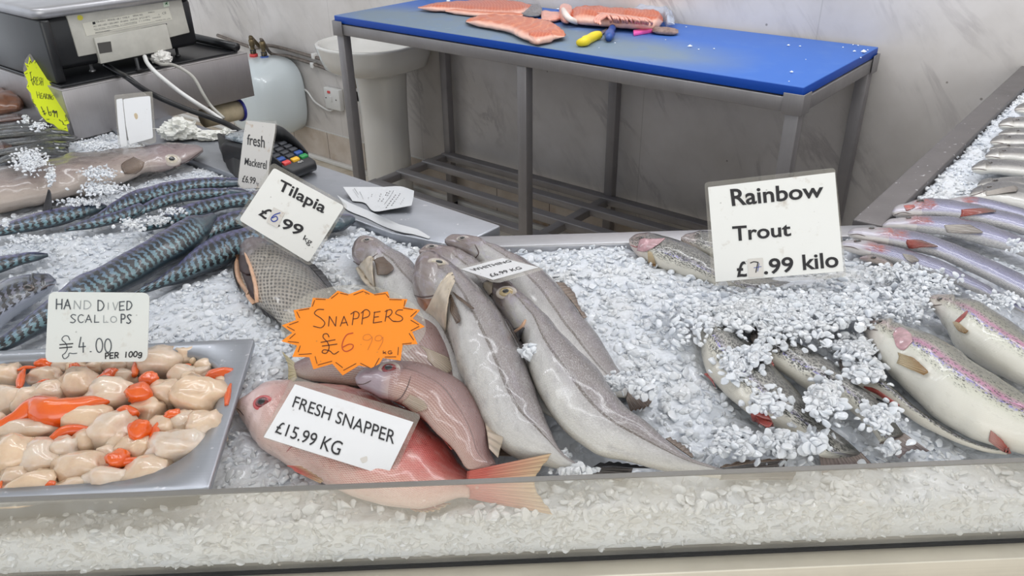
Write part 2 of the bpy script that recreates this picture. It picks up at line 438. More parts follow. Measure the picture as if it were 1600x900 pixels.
def trout_extra(stripe, spots, vth, dense=0):
    def f(g, col, U, V, s, wob, onb):
        if stripe:
            a = g.math('SUBTRACT', 1., g.math('ABSOLUTE', g.math('DIVIDE', g.math('SUBTRACT', V, stripe[0]), stripe[1])), clamp=True)
            a = g.math('MULTIPLY', a, g.ramp(g.math('ADD', U, g.math('MULTIPLY', wob, .2)), [(.2, .25), (.34, 1)]))
            col = g.mix(g.math('MULTIPLY', a, stripe[3]), col, c(*stripe[2]))
            b = g.math('SUBTRACT', 1., g.math('ABSOLUTE', g.math('DIVIDE', g.math('SUBTRACT', V, stripe[0]-stripe[1]*.9), .05)), clamp=True)
            n = g.ramp(g.noise(s, 210, 2), [(.48, 0), (.56, 1)])
            b = g.math('MULTIPLY', g.math('MULTIPLY', b, n), g.ramp(U, [(.22, 0), (.3, 1), (.75, .7)]))
            col = g.mix(g.math('MULTIPLY', b, .85), col, c(96, 84, 206))
        d = g.vor(s, 210, .9); d2 = g.vor(s, 330, 1.)
        sp = g.math('MAXIMUM', g.math('LESS_THAN', d, .34+.1*dense), g.math('LESS_THAN', d2, .24+.14*dense))
        k = g.ramp(g.math('ADD', V, g.math('MULTIPLY', wob, .3)), [(vth-.08, 0), (vth+.06, 1)])
        return g.mix(g.math('MULTIPLY', g.math('MULTIPLY', sp, k), spots), col, c(40, 42, 38))
    return f
TROUT = skin('rainbow_trout_skin', [(0., (222, 218, 206)), (.42, (222, 220, 210)), (.54, (206, 206, 192)), (.64, (176, 174, 158)), (.78, (136, 134, 120)), (1., (84, 84, 76))],
             sc=560, edge=(150, 150, 140), edge_amt=.2, head=(188, 168, 164), head_t=.16, head_amt=.4, extra=trout_extra((.71, .085, (172, 96, 142), .9), .85, .55), bumpk=.22)
TROUT2 = skin('silver_trout_skin', [(0., (218, 212, 198)), (.3, (218, 214, 202)), (.46, (200, 198, 188)), (.6, (172, 170, 162)), (.78, (126, 124, 118)), (1., (70, 70, 66))],
              sc=520, edge=(84, 82, 78), edge_amt=.35, head=(170, 140, 138), head_t=.15, head_amt=.5, extra=trout_extra((.58, .07, (140, 132, 176), .35), .9, .34, 1), bumpk=.3)
SNAP = skin('red_snapper_skin', [(0., (226, 204, 192)), (.25, (224, 184, 170)), (.5, (216, 142, 132)), (.72, (204, 104, 98)), (1., (184, 78, 68))],
            sc=270, edge=(180, 70, 72), edge_amt=.55, head=(202, 174, 180), head_t=.22, head_amt=.7, bumpk=.5, extra=lambda g, col, U, V, s, wob, onb: g.mix(g.ramp(g.math('ADD', U, wob), [(.3, .5), (.65, 0)]), col, c(226, 206, 198)), mott=(232, 200, 190), mott_amt=.35)
def ex_bream(g, col, U, V, s, wob, onb):
    y = g.sep(s)[1]
    row = g.ramp(g.math('MULTIPLY_ADD', g.math('SINE', g.math('MULTIPLY', y, 1250.)), .5, .5), [(.4, 0), (.7, 1)])
    return g.mix(g.math('MULTIPLY', g.math('MULTIPLY', row, onb), .55), col, c(140, 96, 88))
BREAM = skin('pink_bream_skin', [(0., (204, 182, 168)), (.35, (190, 160, 148)), (.6, (168, 138, 132)), (.8, (130, 110, 110)), (1., (104, 90, 92))],
             sc=330, edge=(150, 100, 94), edge_amt=.65, line=(.80, .62, .02, (104, 78, 74)), head=(142, 132, 148), head_t=.24, head_amt=.75, extra=ex_bream, bumpk=.4)
BREAM2 = skin('grey_bream_skin', [(0., (212, 206, 186)), (.4, (196, 180, 172)), (.7, (160, 136, 134)), (1., (120, 100, 104))],
              sc=330, edge=(126, 92, 90), edge_amt=.5, extra=ex_bream, bumpk=.4)
TILA = skin('tilapia_skin', [(0., (166, 160, 150)), (.3, (164, 156, 146)), (.7, (140, 134, 124)), (1., (78, 74, 70))],
            sc=120, edge=None, extra=lambda g, col, U, V, s, wob, onb: g.mix(g.math('MULTIPLY', g.math('MULTIPLY', g.ramp(g.vor(g.map(g.map(s, rot=(0, 0, 0)), rot=(0, 0, math.pi/4), scale=(108, 130, 1)), 1., .2), [(.22, 1), (.46, 0)]), onb), .8), col, c(40, 39, 40)), head=(92, 76, 84), head_t=.24, head_amt=.8, bumpk=.5, mott=(104, 98, 92), mott_amt=.35)
HAKE = skin('hake_skin', [(0., (186, 172, 160)), (.3, (176, 162, 152)), (.5, (148, 132, 126)), (.66, (122, 104, 100)), (.82, (86, 76, 76)), (1., (60, 56, 58))],
            sc=330, edge=(214, 200, 190), edge_amt=.35, head=(134, 116, 122), head_t=.27, head_amt=.55, bumpk=.5, mott=(196, 180, 168), mott_amt=.3)
def ex_bass(g, col, U, V, s, wob, onb):
    r1 = g.ramp(g.math('ADD', U, g.math('MULTIPLY', wob, .1)), [(.15, 0), (.2, 1), (.25, 1), (.29, 0)])
    r2 = g.ramp(V, [(.40, 0), (.5, 1), (.9, 1), (1., .2)])
    nr = g.ramp(g.noise(s, 90, 4, .65), [(.38, .2), (.6, 1)])
    col = g.mix(g.math('MULTIPLY', g.math('MULTIPLY', r1, r2), nr), col, c(146, 62, 54))
    q = g.ramp(V, [(.3, 0), (.46, .6), (.62, 0)])
    return g.mix(g.math('MULTIPLY', g.math('MULTIPLY', q, onb), .55), col, c(170, 170, 216))
BASS = skin('sea_bass_skin', [(0., (224, 220, 210)), (.34, (222, 220, 216)), (.48, (190, 190, 208)), (.62, (150, 150, 184)), (.76, (108, 108, 132)), (1., (66, 68, 80))],
            sc=215, edge=(74, 74, 108), edge_amt=.85, head=(190, 182, 180), head_t=.2, head_amt=.5, extra=ex_bass, bumpk=.4)
BASS2 = skin('pale_bass_skin', [(0., (212, 210, 204)), (.45, (206, 204, 198)), (.58, (160, 156, 150)), (.70, (96, 94, 92)), (1., (54, 54, 56))],
             sc=300, edge=(130, 130, 140), edge_amt=.3, head_t=.25, bumpk=.25)
HERR = skin('herring_skin', [(0., (96, 92, 88)), (.35, (58, 62, 62)), (.6, (44, 50, 56)), (1., (30, 34, 40))],
            sc=420, edge=(22, 26, 28), edge_amt=.4, mott=(84, 72, 46), mott_amt=.5, bumpk=.3, rough=.28)
HERR_R = skin('reddish_dark_skin', [(0., (110, 84, 76)), (.5, (72, 50, 46)), (1., (40, 34, 36))], sc=420, mott=(120, 60, 40), mott_amt=.5, head_t=0)
def m_salmon(name, a, b, sp):
    g = G(name); s = g.uv('skin'); uv = g.sep(g.uv('fish'))
    x = g.sep(s)
    vv = g.math('ABSOLUTE', g.math('SUBTRACT', uv[1], .5))
    ph = g.math('ADD', g.math('MULTIPLY', x[0], 6.283/sp), g.math('ADD', g.math('MULTIPLY', vv, 14.), g.math('MULTIPLY', g.noise(s, 30, 3), 5.)))
    st = g.ramp(g.math('MULTIPLY_ADD', g.math('SINE', ph), .5, .5), [(.78, 0), (.95, 1)])
    col = g.mix(g.noise(s, 22, 4), c(*a), c(*b))
    col = g.mix(g.math('MULTIPLY', st, .38), col, c(228, 152, 108))
    edge = g.ramp(uv[1], [(.02, 1), (.16, 0)])
    col = g.mix(g.math('MULTIPLY', edge, .8), col, c(238, 200, 184))
    return g.done(g.bsdf(col, .3, bump=g.bump(g.noise(s, 90, 3), .4, .002), coat=.35, coat_r=.1))
SALMON = m_salmon('salmon_flesh', (206, 92, 38), (182, 72, 30), .012)
SALMON2 = m_salmon('pale_salmon_flesh', (212, 122, 80), (188, 80, 40), .05)
SALMON_SKIN = plain('salmon_skin', c(116, 118, 122), .25, nz=.4, nsc=60)
FLESH = plain('pink_fish_scrap', c(228, 164, 146), .35, nz=.2, nsc=60, coat=.4)
BONE = plain('white_fish_belly_strip', c(232, 222, 214), .35, coat=.3)
GILL = plain('red_gill_flesh', c(168, 74, 66), .3, nz=.5, nsc=120, coat=.5)
GILL_P = plain('pink_gill_cover', c(186, 146, 152), .25, nz=.4, nsc=90, coat=.5)
FLAP = plain('pale_gill_flap', c(206, 192, 172), .35, nz=.25, nsc=70, coat=.4)
BONE_OR = plain('beige_gill_rim', c(214, 170, 138), .35, nz=.2, nsc=70, coat=.4)
INSIDE = plain('dark_gill_opening', c(58, 34, 30), .4, nz=.4, nsc=60)
INSIDE_O = plain('orange_gill_flesh', c(142, 92, 60), .35, nz=.6, nsc=70, coat=.5)
LINE_D = plain('dark_mouth_seam', c(96, 80, 78), .5)
LINE_R = plain('red_gill_seam', c(150, 60, 66), .4)
def m_fin(name, base, tip, rays, alpha_tip=.7, dark=None):
    g = G(name); uv = g.sep(g.uv('fin'))
    st = g.math('MULTIPLY_ADD', g.math('SINE', g.math('MULTIPLY', uv[0], 6.283*rays)), .5, .5)
    col = g.ramp(uv[1], [(.25, c(*base)), (1., c(*tip))])
    col = g.mix(g.math('MULTIPLY', g.ramp(st, [(.5, 0), (.95, 1)]), .4), col, c(*(dark or [x*.55 for x in base])))
    al = g.math('MULTIPLY_ADD', uv[1], alpha_tip-1., 1.)
    return g.done(g.bsdf(col, .35, bump=g.bump(st, .5, .0015), alpha=al, coat=.4, coat_r=.15))
F_BROWN = m_fin('brown_fin', (128, 110, 96), (96, 76, 62), 12, .85)
F_GREY = m_fin('grey_tail_fin', (142, 136, 134), (112, 102, 96), 16, .8)
F_DARK = m_fin('dark_fin', (52, 52, 58), (34, 36, 42), 12, .9)
F_RED = m_fin('red_snapper_fin', (212, 104, 92), (228, 200, 160), 18, .65)
F_PALE = m_fin('pale_spiny_fin', (196, 178, 160), (206, 190, 168), 9, .45)
F_YEL = m_fin('yellowish_fin', (206, 196, 160), (190, 176, 130), 14, .7)
F_TROUT = m_fin('amber_trout_fin', (196, 176, 140), (150, 112, 60), 9, .92)
F_TRPINK = m_fin('red_trout_fin', (206, 150, 140), (190, 84, 70), 9, .9)
F_TTAIL = m_fin('spotted_trout_tail', (150, 136, 130), (104, 90, 92), 14, .9)
F_BASS = m_fin('grey_bass_fin', (178, 170, 162), (132, 124, 118), 8, .85)
F_BASSR = m_fin('bloody_bass_fin', (160, 70, 58), (104, 84, 78), 8, .92)
# eyes
EYE_W = plain('silver_iris', c(196, 186, 168), .12, nz=.2, nsc=200, coat=1.)
EYE_G = plain('gold_iris', c(176, 156, 116), .12, nz=.2, nsc=200, coat=1.)
EYE_DIM = plain('clouded_iris', c(150, 142, 138), .15, coat=1.)
EYE_R = plain('red_iris', c(118, 26, 32), .1, nz=.3, nsc=300, coat=1.)
EYE_D = plain('dark_iris', c(84, 72, 66), .12, coat=1.)
PUP = plain('black_pupil', c(18, 20, 24), .06, coat=1.)
PUP_G = plain('grey_pupil', c(84, 88, 94), .08, coat=1.)
SOCK = plain('pale_eye_socket', c(176, 166, 158), .3, coat=.4)
SOCK_R = plain('red_eye_socket', c(190, 84, 86), .3, coat=.4)
# scallops
def m_scal():
    g = G('scallop_flesh'); v = g.geo()
    inf = g.node('ShaderNodeObjectInfo').outputs['Random']
    a = g.mix(inf, c(228, 200, 170), c(222, 208, 194))
    col = g.mix(g.ramp(g.noise(v, 60, 4), [(.35, 0), (.75, .7)]), a, c(206, 174, 142))
    return g.done(g.bsdf(col, .22, bump=g.bump(g.noise(v, 70, 3), .25, .003), coat=.7, coat_r=.08, sss=.25, sssr=(.012, .007, .004), ssss=1.))
SCAL = m_scal()
def m_roe():
    g = G('orange_scallop_roe'); v = g.geo()
    col = g.mix(g.ramp(g.noise(v, 40, 4), [(.3, 0), (.8, 1)]), c(236, 104, 22), c(216, 78, 22))
    return g.done(g.bsdf(col, .2, bump=g.bump(g.noise(v, 160, 2), .15, .002), coat=.7, coat_r=.08))
ROE = m_roe()
FRILL = plain('translucent_scallop_frill', c(214, 190, 158), .25, nz=.2, nsc=80, coat=.6)
# ------------------------------------------------------------------ the room
WN = .61                                            # wall face, in room n
setp(box('wall_back', E, -3.2, 4.2, WN, WN+.1, .168, 2.9, WALL, None, 0), kind='structure')
setp(box('baseboard_back', E, -3.2, 4.2, WN-.006, WN+.1, .0, .166, TILES, None, 0), kind='structure')
fl = mk('floor', [(-5, -3.2, 0), (6, -3.2, 0), (6, 6.5, 0), (-5, 6.5, 0)], [(0, 1, 2, 3)], FLOOR); setp(fl, kind='structure')
setp(box('ceiling', lambda a, b_, z: np.array([a, b_, z]), -4.5, 5.5, -2.0, 6.2, 2.95, 3.0, plain('white_ceiling', c(226, 226, 224), .8), None, 0), kind='structure')
tr = box('trim_1', E, -3.2, 4.2, WN-.03, WN-.004, 0, .022, CERAMIC, None, .004); setp(tr, kind='structure')
tr = box('trim_2', E, -3.2, 4.2, WN-.004, WN+.002, .158, .172, WHITE_PL, None, 0); setp(tr, kind='structure')

# ------------------------------------------------------------------ blue-topped work table
TL, TW, TZ = 1.799, .5897, .946
t = thing('work_table', 'stainless steel work table with a scuffed bright blue cutting top, against the marble wall', 'table', E(TL/2, TW/2, 0))
box('tabletop', E, .004, TL-.004, .004, TW-.004, TZ-.027, TZ, BOARD, t, .003)
for (e0, e1, n0, n1) in ((.0, TL, .002, .036), (.0, TL, TW-.036, TW-.002)):
    box('apron_rail', E, e0, e1, n0, n1, TZ-.068, TZ-.030, STEEL_DK, t, .002)
for e0 in (.002, TL-.036):
    box('apron_rail', E, e0, e0+.034, .03, TW-.03, TZ-.068, TZ-.030, STEEL_DK, t, .002)
for e0 in (0, 1):
    for n0 in (0, 1):
        ce, cn = e0*TL, n0*TW; se, sn = (1 if e0 == 0 else -1), (1 if n0 == 0 else -1)
        v = []
        o = box('corner_bracket', E, min(ce-.003*se, ce+.05*se), max(ce-.003*se, ce+.05*se), min(cn-.003*sn, cn), max(cn-.003*sn, cn), TZ-.072, TZ-.018, STEEL_DK, t, .001)
        box('corner_bracket', E, min(ce-.003*se, ce), max(ce-.003*se, ce), min(cn, cn+.05*sn), max(cn, cn+.05*sn), TZ-.072, TZ-.018, STEEL_DK, t, .001)
for ce in (.006, .9-.018, TL-.042):
    for cn in (.006, TW-.042):
        lg = box('leg', E, ce, ce+.036, cn, cn+.036, .012, TZ-.06, STEEL_DK, t, .002)
        box('foot', E, ce-.002, ce+.038, cn-.002, cn+.038, 0, .02, BLACK2, lg, .003)
SZ = .268
for ce in (.006, .9-.018, TL-.042):
    box('shelf_bearer', E, ce, ce+.036, .03, TW-.03, SZ-.036, SZ-.006, STEEL_DK, t, .002)
for cn in (.075, .235, .395, .52):
    box('shelf_bar', E, .01, TL-.01, cn, cn+.045, SZ-.03, SZ, STEEL_DK, t, .003)

def Pt(u, v, dz=0.): return P(u, v, TZ+dz)

# ------------------------------------------------------------------ wash basin
BC = E(-.235, .375, 0)
b = thing('wash_basin', 'white ceramic wash basin on a full pedestal, between the water heater and the blue table', 'basin', E(-.235, .40, 0))
def basin_pt(ang, r, z):
    # D-shaped bowl, flat side on the wall
    x = math.cos(ang); y = math.sin(ang)
    n = 4.0 if y > 0 else 2.3
    k = (abs(x)**n+abs(y)**n)**(-1/n)
    return BC + EV*(x*k*r*.235) + NV*(y*k*r*.225) + np.array([0, 0, z])
prof = [(.50, .690), (.78, .692), (.87, .705), (.94, .75), (.99, .795), (1.0, .803), (.985, .808), (.93, .808), (.90, .79), (.80, .74), (.5, .715), (.1, .71)]
V = []; F = []; S = 48
for r, z in prof:
    for k in range(S): V.append(basin_pt(2*math.pi*k/S, r, z-.045))
for i in range(len(prof)-1):
    for k in range(S): F.append([i*S+k, i*S+(k+1) % S, (i+1)*S+(k+1) % S, (i+1)*S+k])
F += [list(range(S))[::-1], [(len(prof)-1)*S+k for k in range(S)]]
fixn(mk('bowl', V, F, CERAMIC, b, True))
lathe('pedestal', [(.112, 0), (.11, .02), (.104, .06), (.102, .3), (.106, .5), (.112, .6), (.118, .66)], E(-.262, .44, 0), CERAMIC, b, sx=1.08, ax=EV, ay=NV)
tp = lathe('tap', [(.018, 0), (.018, .035), (.012, .045), (.012, .07), (.02, .075), (.02, .09), (.006, .094)], E(-.235, .565, .763), STEEL, b, ax=EV, ay=NV)
tube('spout', [E(-.235, .565, .82), E(-.235, .52, .845), E(-.235, .47, .835)], .009, STEEL, tp)
box('lever', lambda a, bb, z: E(a, bb, z), -.29, -.195, .555, .575, .856, .864, STEEL, tp, .003)
lathe('sticker', [(.011, 0), (.011, .0012)], Pn(565, 120, .3395)+np.array([0, 0, 0]), plain('teal_sticker', c(40, 150, 140), .4), b, ax=EV, ay=(0, 0, 1), az=-NV)
g_ = thing('soap_bottle', 'dark green bottle standing behind the far left corner of the blue table', 'bottle', E(.0, .575, .763))
def gb(p): return E(-.045, .555, p)
lathe('bottle_body', [(.035, .763), (.04, .775), (.04, .93), (.03, .955), (.014, .965), (.014, .985)], E(-.045, .56, 0), GRN_DK, g_, ax=EV, ay=NV)
lathe('cap', [(.017, .985), (.017, 1.0), (.008, 1.01)], E(-.045, .56, 0), WHITE_PL, g_, ax=EV, ay=NV)

# ------------------------------------------------------------------ water heater, its pipes and the switch
HC = Pn(411, 150, .44); he, _ = en(HC)
h = thing('water_heater', 'white barrel-shaped under-sink water heater with two capped pipe fittings, fixed to the wall', 'water heater', E(he, .42, 0))
Pb = Pn(411, 206, .44)[2]; Ptp = Pn(411, 97, .44)[2]
def heater_pt(a, r, k):
    n = 3.2; x, z = math.cos(a), math.sin(a); q = (abs(x)**n+abs(z)**n)**(-1/n)
    return np.array([x*q*r, z*q*r])
V = []; F = []; S = 48; R2 = .175; zc = (Pb+Ptp)/2; hz = (Ptp-Pb)/2
prof = [(.86, WN-.004), (1., WN-.03), (1.03, .50), (1.02, .42), (.97, .36), (.86, .318), (.6, .296), (.2, .288)]
for r, n_ in prof:
    for k in range(S):
        q = heater_pt(2*math.pi*k/S, r, 0); V.append(E(he+q[0]*R2, n_, zc+q[1]*hz))
for i in range(len(prof)-1):
    for k in range(S): F.append([i*S+k, i*S+(k+1) % S, (i+1)*S+(k+1) % S, (i+1)*S+k])
F += [list(range(S))[::-1], [(len(prof)-1)*S+k for k in range(S)]]
WHT_H = plain('bluish_white_enamel', c(212, 222, 226), .25, coat=.4)
fixn(mk('tank', V, F, WHT_H, h, True))
for (px, py, cap) in ((398, 96, RED_PL), (415, 100, BLUE_BR)):
    f0 = Pn(px, py, .50); fe = en(f0)[0]; z0 = zc+hz*1.0
    ft = lathe('fitting', [(.015, 0), (.015, .028), (.011, .03), (.011, .05), (.015, .052), (.015, .085), (.006, .09)], E(fe, .50, z0), BRASS, h, seg=20)
    lathe('collar', [(.022, -.004), (.022, .010), (.016, .012)], E(fe, .50, z0), cap, ft, seg=20)
    lathe('nut', [(.0165, .014), (.0165, .034)], E(fe, .50, z0), BLACK2, ft, seg=6)
PR = .009
def onw(px, py, off=.022): return Pn(px, py, WN-off)
p1 = thing('water_pipe', 'upper grey water pipe clipped along the marble wall beside the basin', 'pipe', onw(450, 85))
tube('pipe_run', [onw(340, 55), onw(375, 68), onw(400, 75), onw(416, 71), onw(440, 75), onw(490, 89), onw(530, 99), onw(575, 111)], PR, COPPER, p1, 60, 12)
a = E(en(Pn(398, 96, .50))[0], .50, zc+hz+.085)
tube('branch', [a, a+np.array([0, 0, .012]), (a+onw(404, 74))/2+np.array([0, 0, .012]), onw(406, 73)], .011, BRASS, p1, 20, 12)
p2 = thing('water_pipe', 'lower grey water pipe clipped along the marble wall beside the basin', 'pipe', onw(470, 95))
a = E(en(Pn(415, 100, .50))[0], .50, zc+hz+.085)
tube('pipe_run', [a, a+np.array([0, 0, .01]), onw(424, 84), onw(450, 88), onw(490, 100), onw(530, 115), onw(556, 122), onw(590, 132)], PR, COPPER, p2, 60, 12)
for (px, py, par) in ((396, 70, p1), (494, 87, p1), (492, 101, p2)):
    cpt = onw(px, py, .012); ce, cn = en(cpt)
    box('pipe_clip', E, ce-.012, ce+.012, WN-.036, WN-.001, cpt[2]-.014, cpt[2]+.014, WHITE_PL, par, .003)
vl = thing('isolation_valve', 'red capped isolation valve on a short pipe beside the basin pedestal', 'valve', onw(552, 123, .05))
tube('cap', [onw(545, 122, .06), onw(552, 123, .06)], .017, RED_PL, vl, 4, 16); tube('body', [onw(552, 123, .06), onw(556, 128, .06), onw(557, 137, .06)], .012, BRASS, vl, 12, 12)
wp = thing('waste_pipe', 'short white and grey waste pipe stub left of the basin pedestal', 'pipe', onw(555, 150, .05))
tube('pipe', [onw(549, 150, .06), onw(554, 150, .06)], .026, WHITE_PL, wp, 4, 20); tube('end_cap', [onw(554, 150, .06), onw(560, 151, .06)], .023, BLACK2, wp, 4, 20)
tube('drop', [onw(552, 156, .05), onw(556, 180, .05), onw(563, 240, .05), onw(566, 268, .05)], .012, WHITE_PL, wp, 20, 12)
sw = thing('fused_switch', 'white fused wall switch with a red rocker, wired to the water heater', 'switch', onw(518, 153))
z0 = onw(518, 170)[2]; z1 = onw(518, 138)[2]; e0 = en(onw(509, 153))[0]; e1 = en(onw(532, 153))[0]
box('faceplate', E, e0, e1, WN-.03, WN-.001, z0, z1, WHITE_PL, sw, .004)
em = e0+(e1-e0)*.33; zm = z0+(z1-z0)*.82
box('rocker', E, em-.008, em+.012, WN-.034, WN-.029, zm-.006, zm+.006, RED_PL, sw, .001)
for q in (.12, .78): lathe('screw', [(.003, 0), (.003, .002)], E(e0+(e1-e0)*q, WN-.031, z0+(z1-z0)*.52), BLACK2, sw, 10, ax=EV, ay=(0, 0, 1), az=-NV)
box('fuse_holder', E, em+.006, em+.02, WN-.034, WN-.029, z0+(z1-z0)*.36, z0+(z1-z0)*.62, WHITE_PL, sw, .001)
tw = tube('heater_flex', [onw(456, 130, .05), onw(468, 136, .02), onw(480, 143, .015), onw(490, 157, .015), onw(503, 167, .015), onw(515, 173, .015), onw(521, 170, .02)], .005, WHITE_PL, None, 50, 10)
setp(tw, 'white flex running from the water heater to the fused wall switch', 'cable')

# ------------------------------------------------------------------ things on the blue table
def slab(name, top, bot, mat, zc, th, parent, ns=60, mr=24, lump=.0, prof=None):
    """A soft piece lying flat: outline top/bottom (u, v), lofted with real thickness."""
    a = cr([P(u, v, zc) for u, v in top], ns); b_ = cr([P(u, v, zc) for u, v in bot], ns)
    V = []; F = []; UF = []; US = []; s = 0
    for i in range(ns):
        cc, D = (a[i]+b_[i])/2, (a[i]-b_[i])/2; hd = np.linalg.norm(D)
        if i: s += np.linalg.norm(cc-pc)
        pc = cc; f = i/(ns-1)
        w = th*min(1, 6*min(f, 1-f)+.15) if prof is None else th*np.interp(f, *prof)
        for k in range(mr):
            an = 2*math.pi*k/mr; x, z = math.cos(an), math.sin(an)
            x = math.copysign(abs(x)**.75, x); z = math.copysign(abs(z)**.75, z)
            p = cc+D*x+np.array([0, 0, w*z])
            if lump: p = p+np.array([0, 0, 1])*lump*(mnoise.noise(Vector(p*40)))*(1 if z > 0 else .2)+D/max(hd, 1e-5)*lump*.6*mnoise.noise(Vector(p*55+7))
            V.append(p); UF.append((f, .5+.5*x)); US.append((s, hd*x))
    for i in range(ns-1):
        for k in range(mr): F.append([i*mr+k, i*mr+(k+1) % mr, (i+1)*mr+(k+1) % mr, (i+1)*mr+k])
    F += [list(range(mr))[::-1], [(ns-1)*mr+k for k in range(mr)]]
    return fixn(mk(name, V, F, mat, parent, True, {'fish': UF, 'skin': US}))
f1 = thing('salmon_fillet', 'long orange salmon side with bared grey skin, at the back of the blue table', 'fish', Pt(750, 15))
slab('flesh', [(653, 12), (672, 8.5), (689, 6), (737, 2.5), (786, 2.), (810, 5), (826, 7), (832, 8)], [(653, 12.5), (675, 15), (694, 15.5), (737, 20), (786, 23), (806, 22), (818, 20), (828, 12)], SALMON, TZ+.013, .012, f1, lump=.003)
slab('belly_edge', [(694, 14), (737, 14), (786, 19), (810, 21), (818, 22)], [(696, 18), (737, 23), (786, 26.5), (806, 26.5), (817, 25)], SALMON2, TZ+.010, .010, f1, lump=.002)
slab('skin', [(806, 18), (818, 9), (832, 7), (842, 9), (847, 13)], [(806, 22), (818, 24.5), (832, 25.5), (842, 25), (848, 21)], SALMON_SKIN, TZ+.008, .008, f1, lump=.003)
sc_ = slab('fish_scrap', [(845, 17), (856, 19), (866, 20), (878, 21)], [(846, 31), (858, 33), (868, 32), (879, 29)], FLESH, TZ+.010, .009, None, 30, lump=.004)
setp(sc_, 'pink trimming scrap between the long salmon side and the salmon frame', 'fish')
f2 = thing('salmon_fillet', 'pale thick salmon fillet nearest the front edge of the blue table', 'fish', Pt(805, 46))
slab('flesh', [(729, 32), (748, 27), (770, 26.5), (811, 27), (836, 31), (859, 36), (872, 43), (884, 53)], [(728, 33.5), (740, 37), (762, 41), (794, 48), (815, 58), (837, 65), (851, 62.5), (882, 57)], SALMON2, TZ+.015, .014, f2, lump=.005)
slab('cut_end', [(822, 55), (840, 50), (856, 51), (868, 52)], [(824, 60), (838, 65.5), (852, 63.5), (868, 60)], SALMON, TZ+.015, .015, f2, 30, lump=.004)
slab('skin', [(728, 32), (745, 36), (764, 40), (794, 47), (836, 64)], [(727, 34.5), (745, 39.5), (762, 43), (794, 50), (836, 68)], SALMON_SKIN, TZ+.006, .006, f2, lump=.001)
f3 = thing('filleted_salmon', 'ragged filleted salmon frame with trailing flesh strands, beside the wall on the blue table', 'fish', Pt(955, 30))
slab('flesh', [(888, 20), (901, 16), (930, 15), (956, 16.5), (985, 18), (1011, 20), (1029, 25), (1036, 30)], [(890, 30), (907, 33.5), (925, 35), (942, 36.5), (984, 40), (1010, 41), (1025, 39.5), (1036, 34)], SALMON, TZ+.022, .021, f3, lump=.007)
for k in range(15):
    u0 = 934+k*4.6+random.uniform(-2, 2); 
    tube('flesh_strand', [P(u0, 21+k*.5, TZ+.040), P(u0+12, 22+k*.55, TZ+.047), P(u0+20, 30+k*.35, TZ+.042), P(u0+19, 38+k*.1+random.uniform(0, 3), TZ+.008)], [.004, .005, .003], FLESH, f3, 14, 6)
for i in range(3):
    tube('flesh_strand', [P(932+i*3, 36+i, TZ+.035), P(929+i*4, 32, TZ+.04), P(936+i*6, 25, TZ+.046), P(948+i*7, 22+i, TZ+.045)], [.004, .007, .004], FLESH, f3, 14, 6)
f4 = thing('belly_strip', 'curled white and pink salmon belly strip draped over the end of the frame', 'fish', Pt(889, 30))
slab('flap', [(874, 15), (882, 10), (890, 12), (894, 17)], [(873, 20), (878, 30), (888, 32), (895, 22)], FLESH, TZ+.022, .020, f4, 30, lump=.005)
tube('white_edge', [P(880, 15, TZ+.04), P(884, 23, TZ+.04), P(891, 30, TZ+.03), P(902, 35, TZ+.014)], [.008, .011, .009], BONE, f4, 24, 10)
fw_ = slab('plastic_wrap', [(985, 18), (1005, 14), (1030, 12), (1042, 20), (1054, 27)], [(985, 21), (1010, 22), (1035, 26), (1042, 36), (1054, 38)], FILM, TZ+.022, .022, None, 40, lump=.010)
setp(fw_, 'crumpled clear plastic film behind the ragged salmon frame', 'film')
def knife(name, label, hpts, hr, hm, blade, bm):
    k = thing(name, label, 'knife', Pt(*hpts[0]))
    tube('handle', [P(u, v, TZ+dz) for u, v, dz in [(a_[0], a_[1], r) for a_, r in zip(hpts, hr)]], hr, hm, k, 24, 14)
    bl = [P(u, v, TZ+.004) for u, v in blade]
    prism('blade', bl, (0, 0, .002), bm, k)
    return k
knife('boning_knife', 'knife with a bulbous yellow handle lying on the blue table', [(904, 67), (912, 65), (922, 60), (930, 56), (936, 55)], [.010, .016, .014, .015, .013], YEL_PL, [(934, 53), (948, 45), (951, 47), (937, 57)], STEEL)
knife('filleting_knife', 'knife with a dark blue handle tucked under the salmon frame', [(951, 61), (951.5, 57), (954, 50), (957, 44)], [.010, .017, .011, .012], BLUE_BR, [(953, 45), (952, 36), (958, 36), (960, 45)], STEEL)
br = thing('cleaning_brush', 'pink-handled brush with a worn grey-brown bristle head on the blue table', 'brush', Pt(1020, 50))
prism('handle', [Pt(989, 52.5), Pt(1022, 47), Pt(1026, 50.5), Pt(990, 57)], (0, 0, .012), PINK_PL, br, .003)
slab('bristle_head', [(1017, 44), (1030, 43.5), (1045, 45.5), (1060, 47)], [(1020, 49.5), (1034, 51), (1048, 52), (1060, 51)], plain('worn_bristles', c(146, 124, 116), .9, nz=.4, nsc=90), TZ+.010, .009, br, 30, lump=.004)
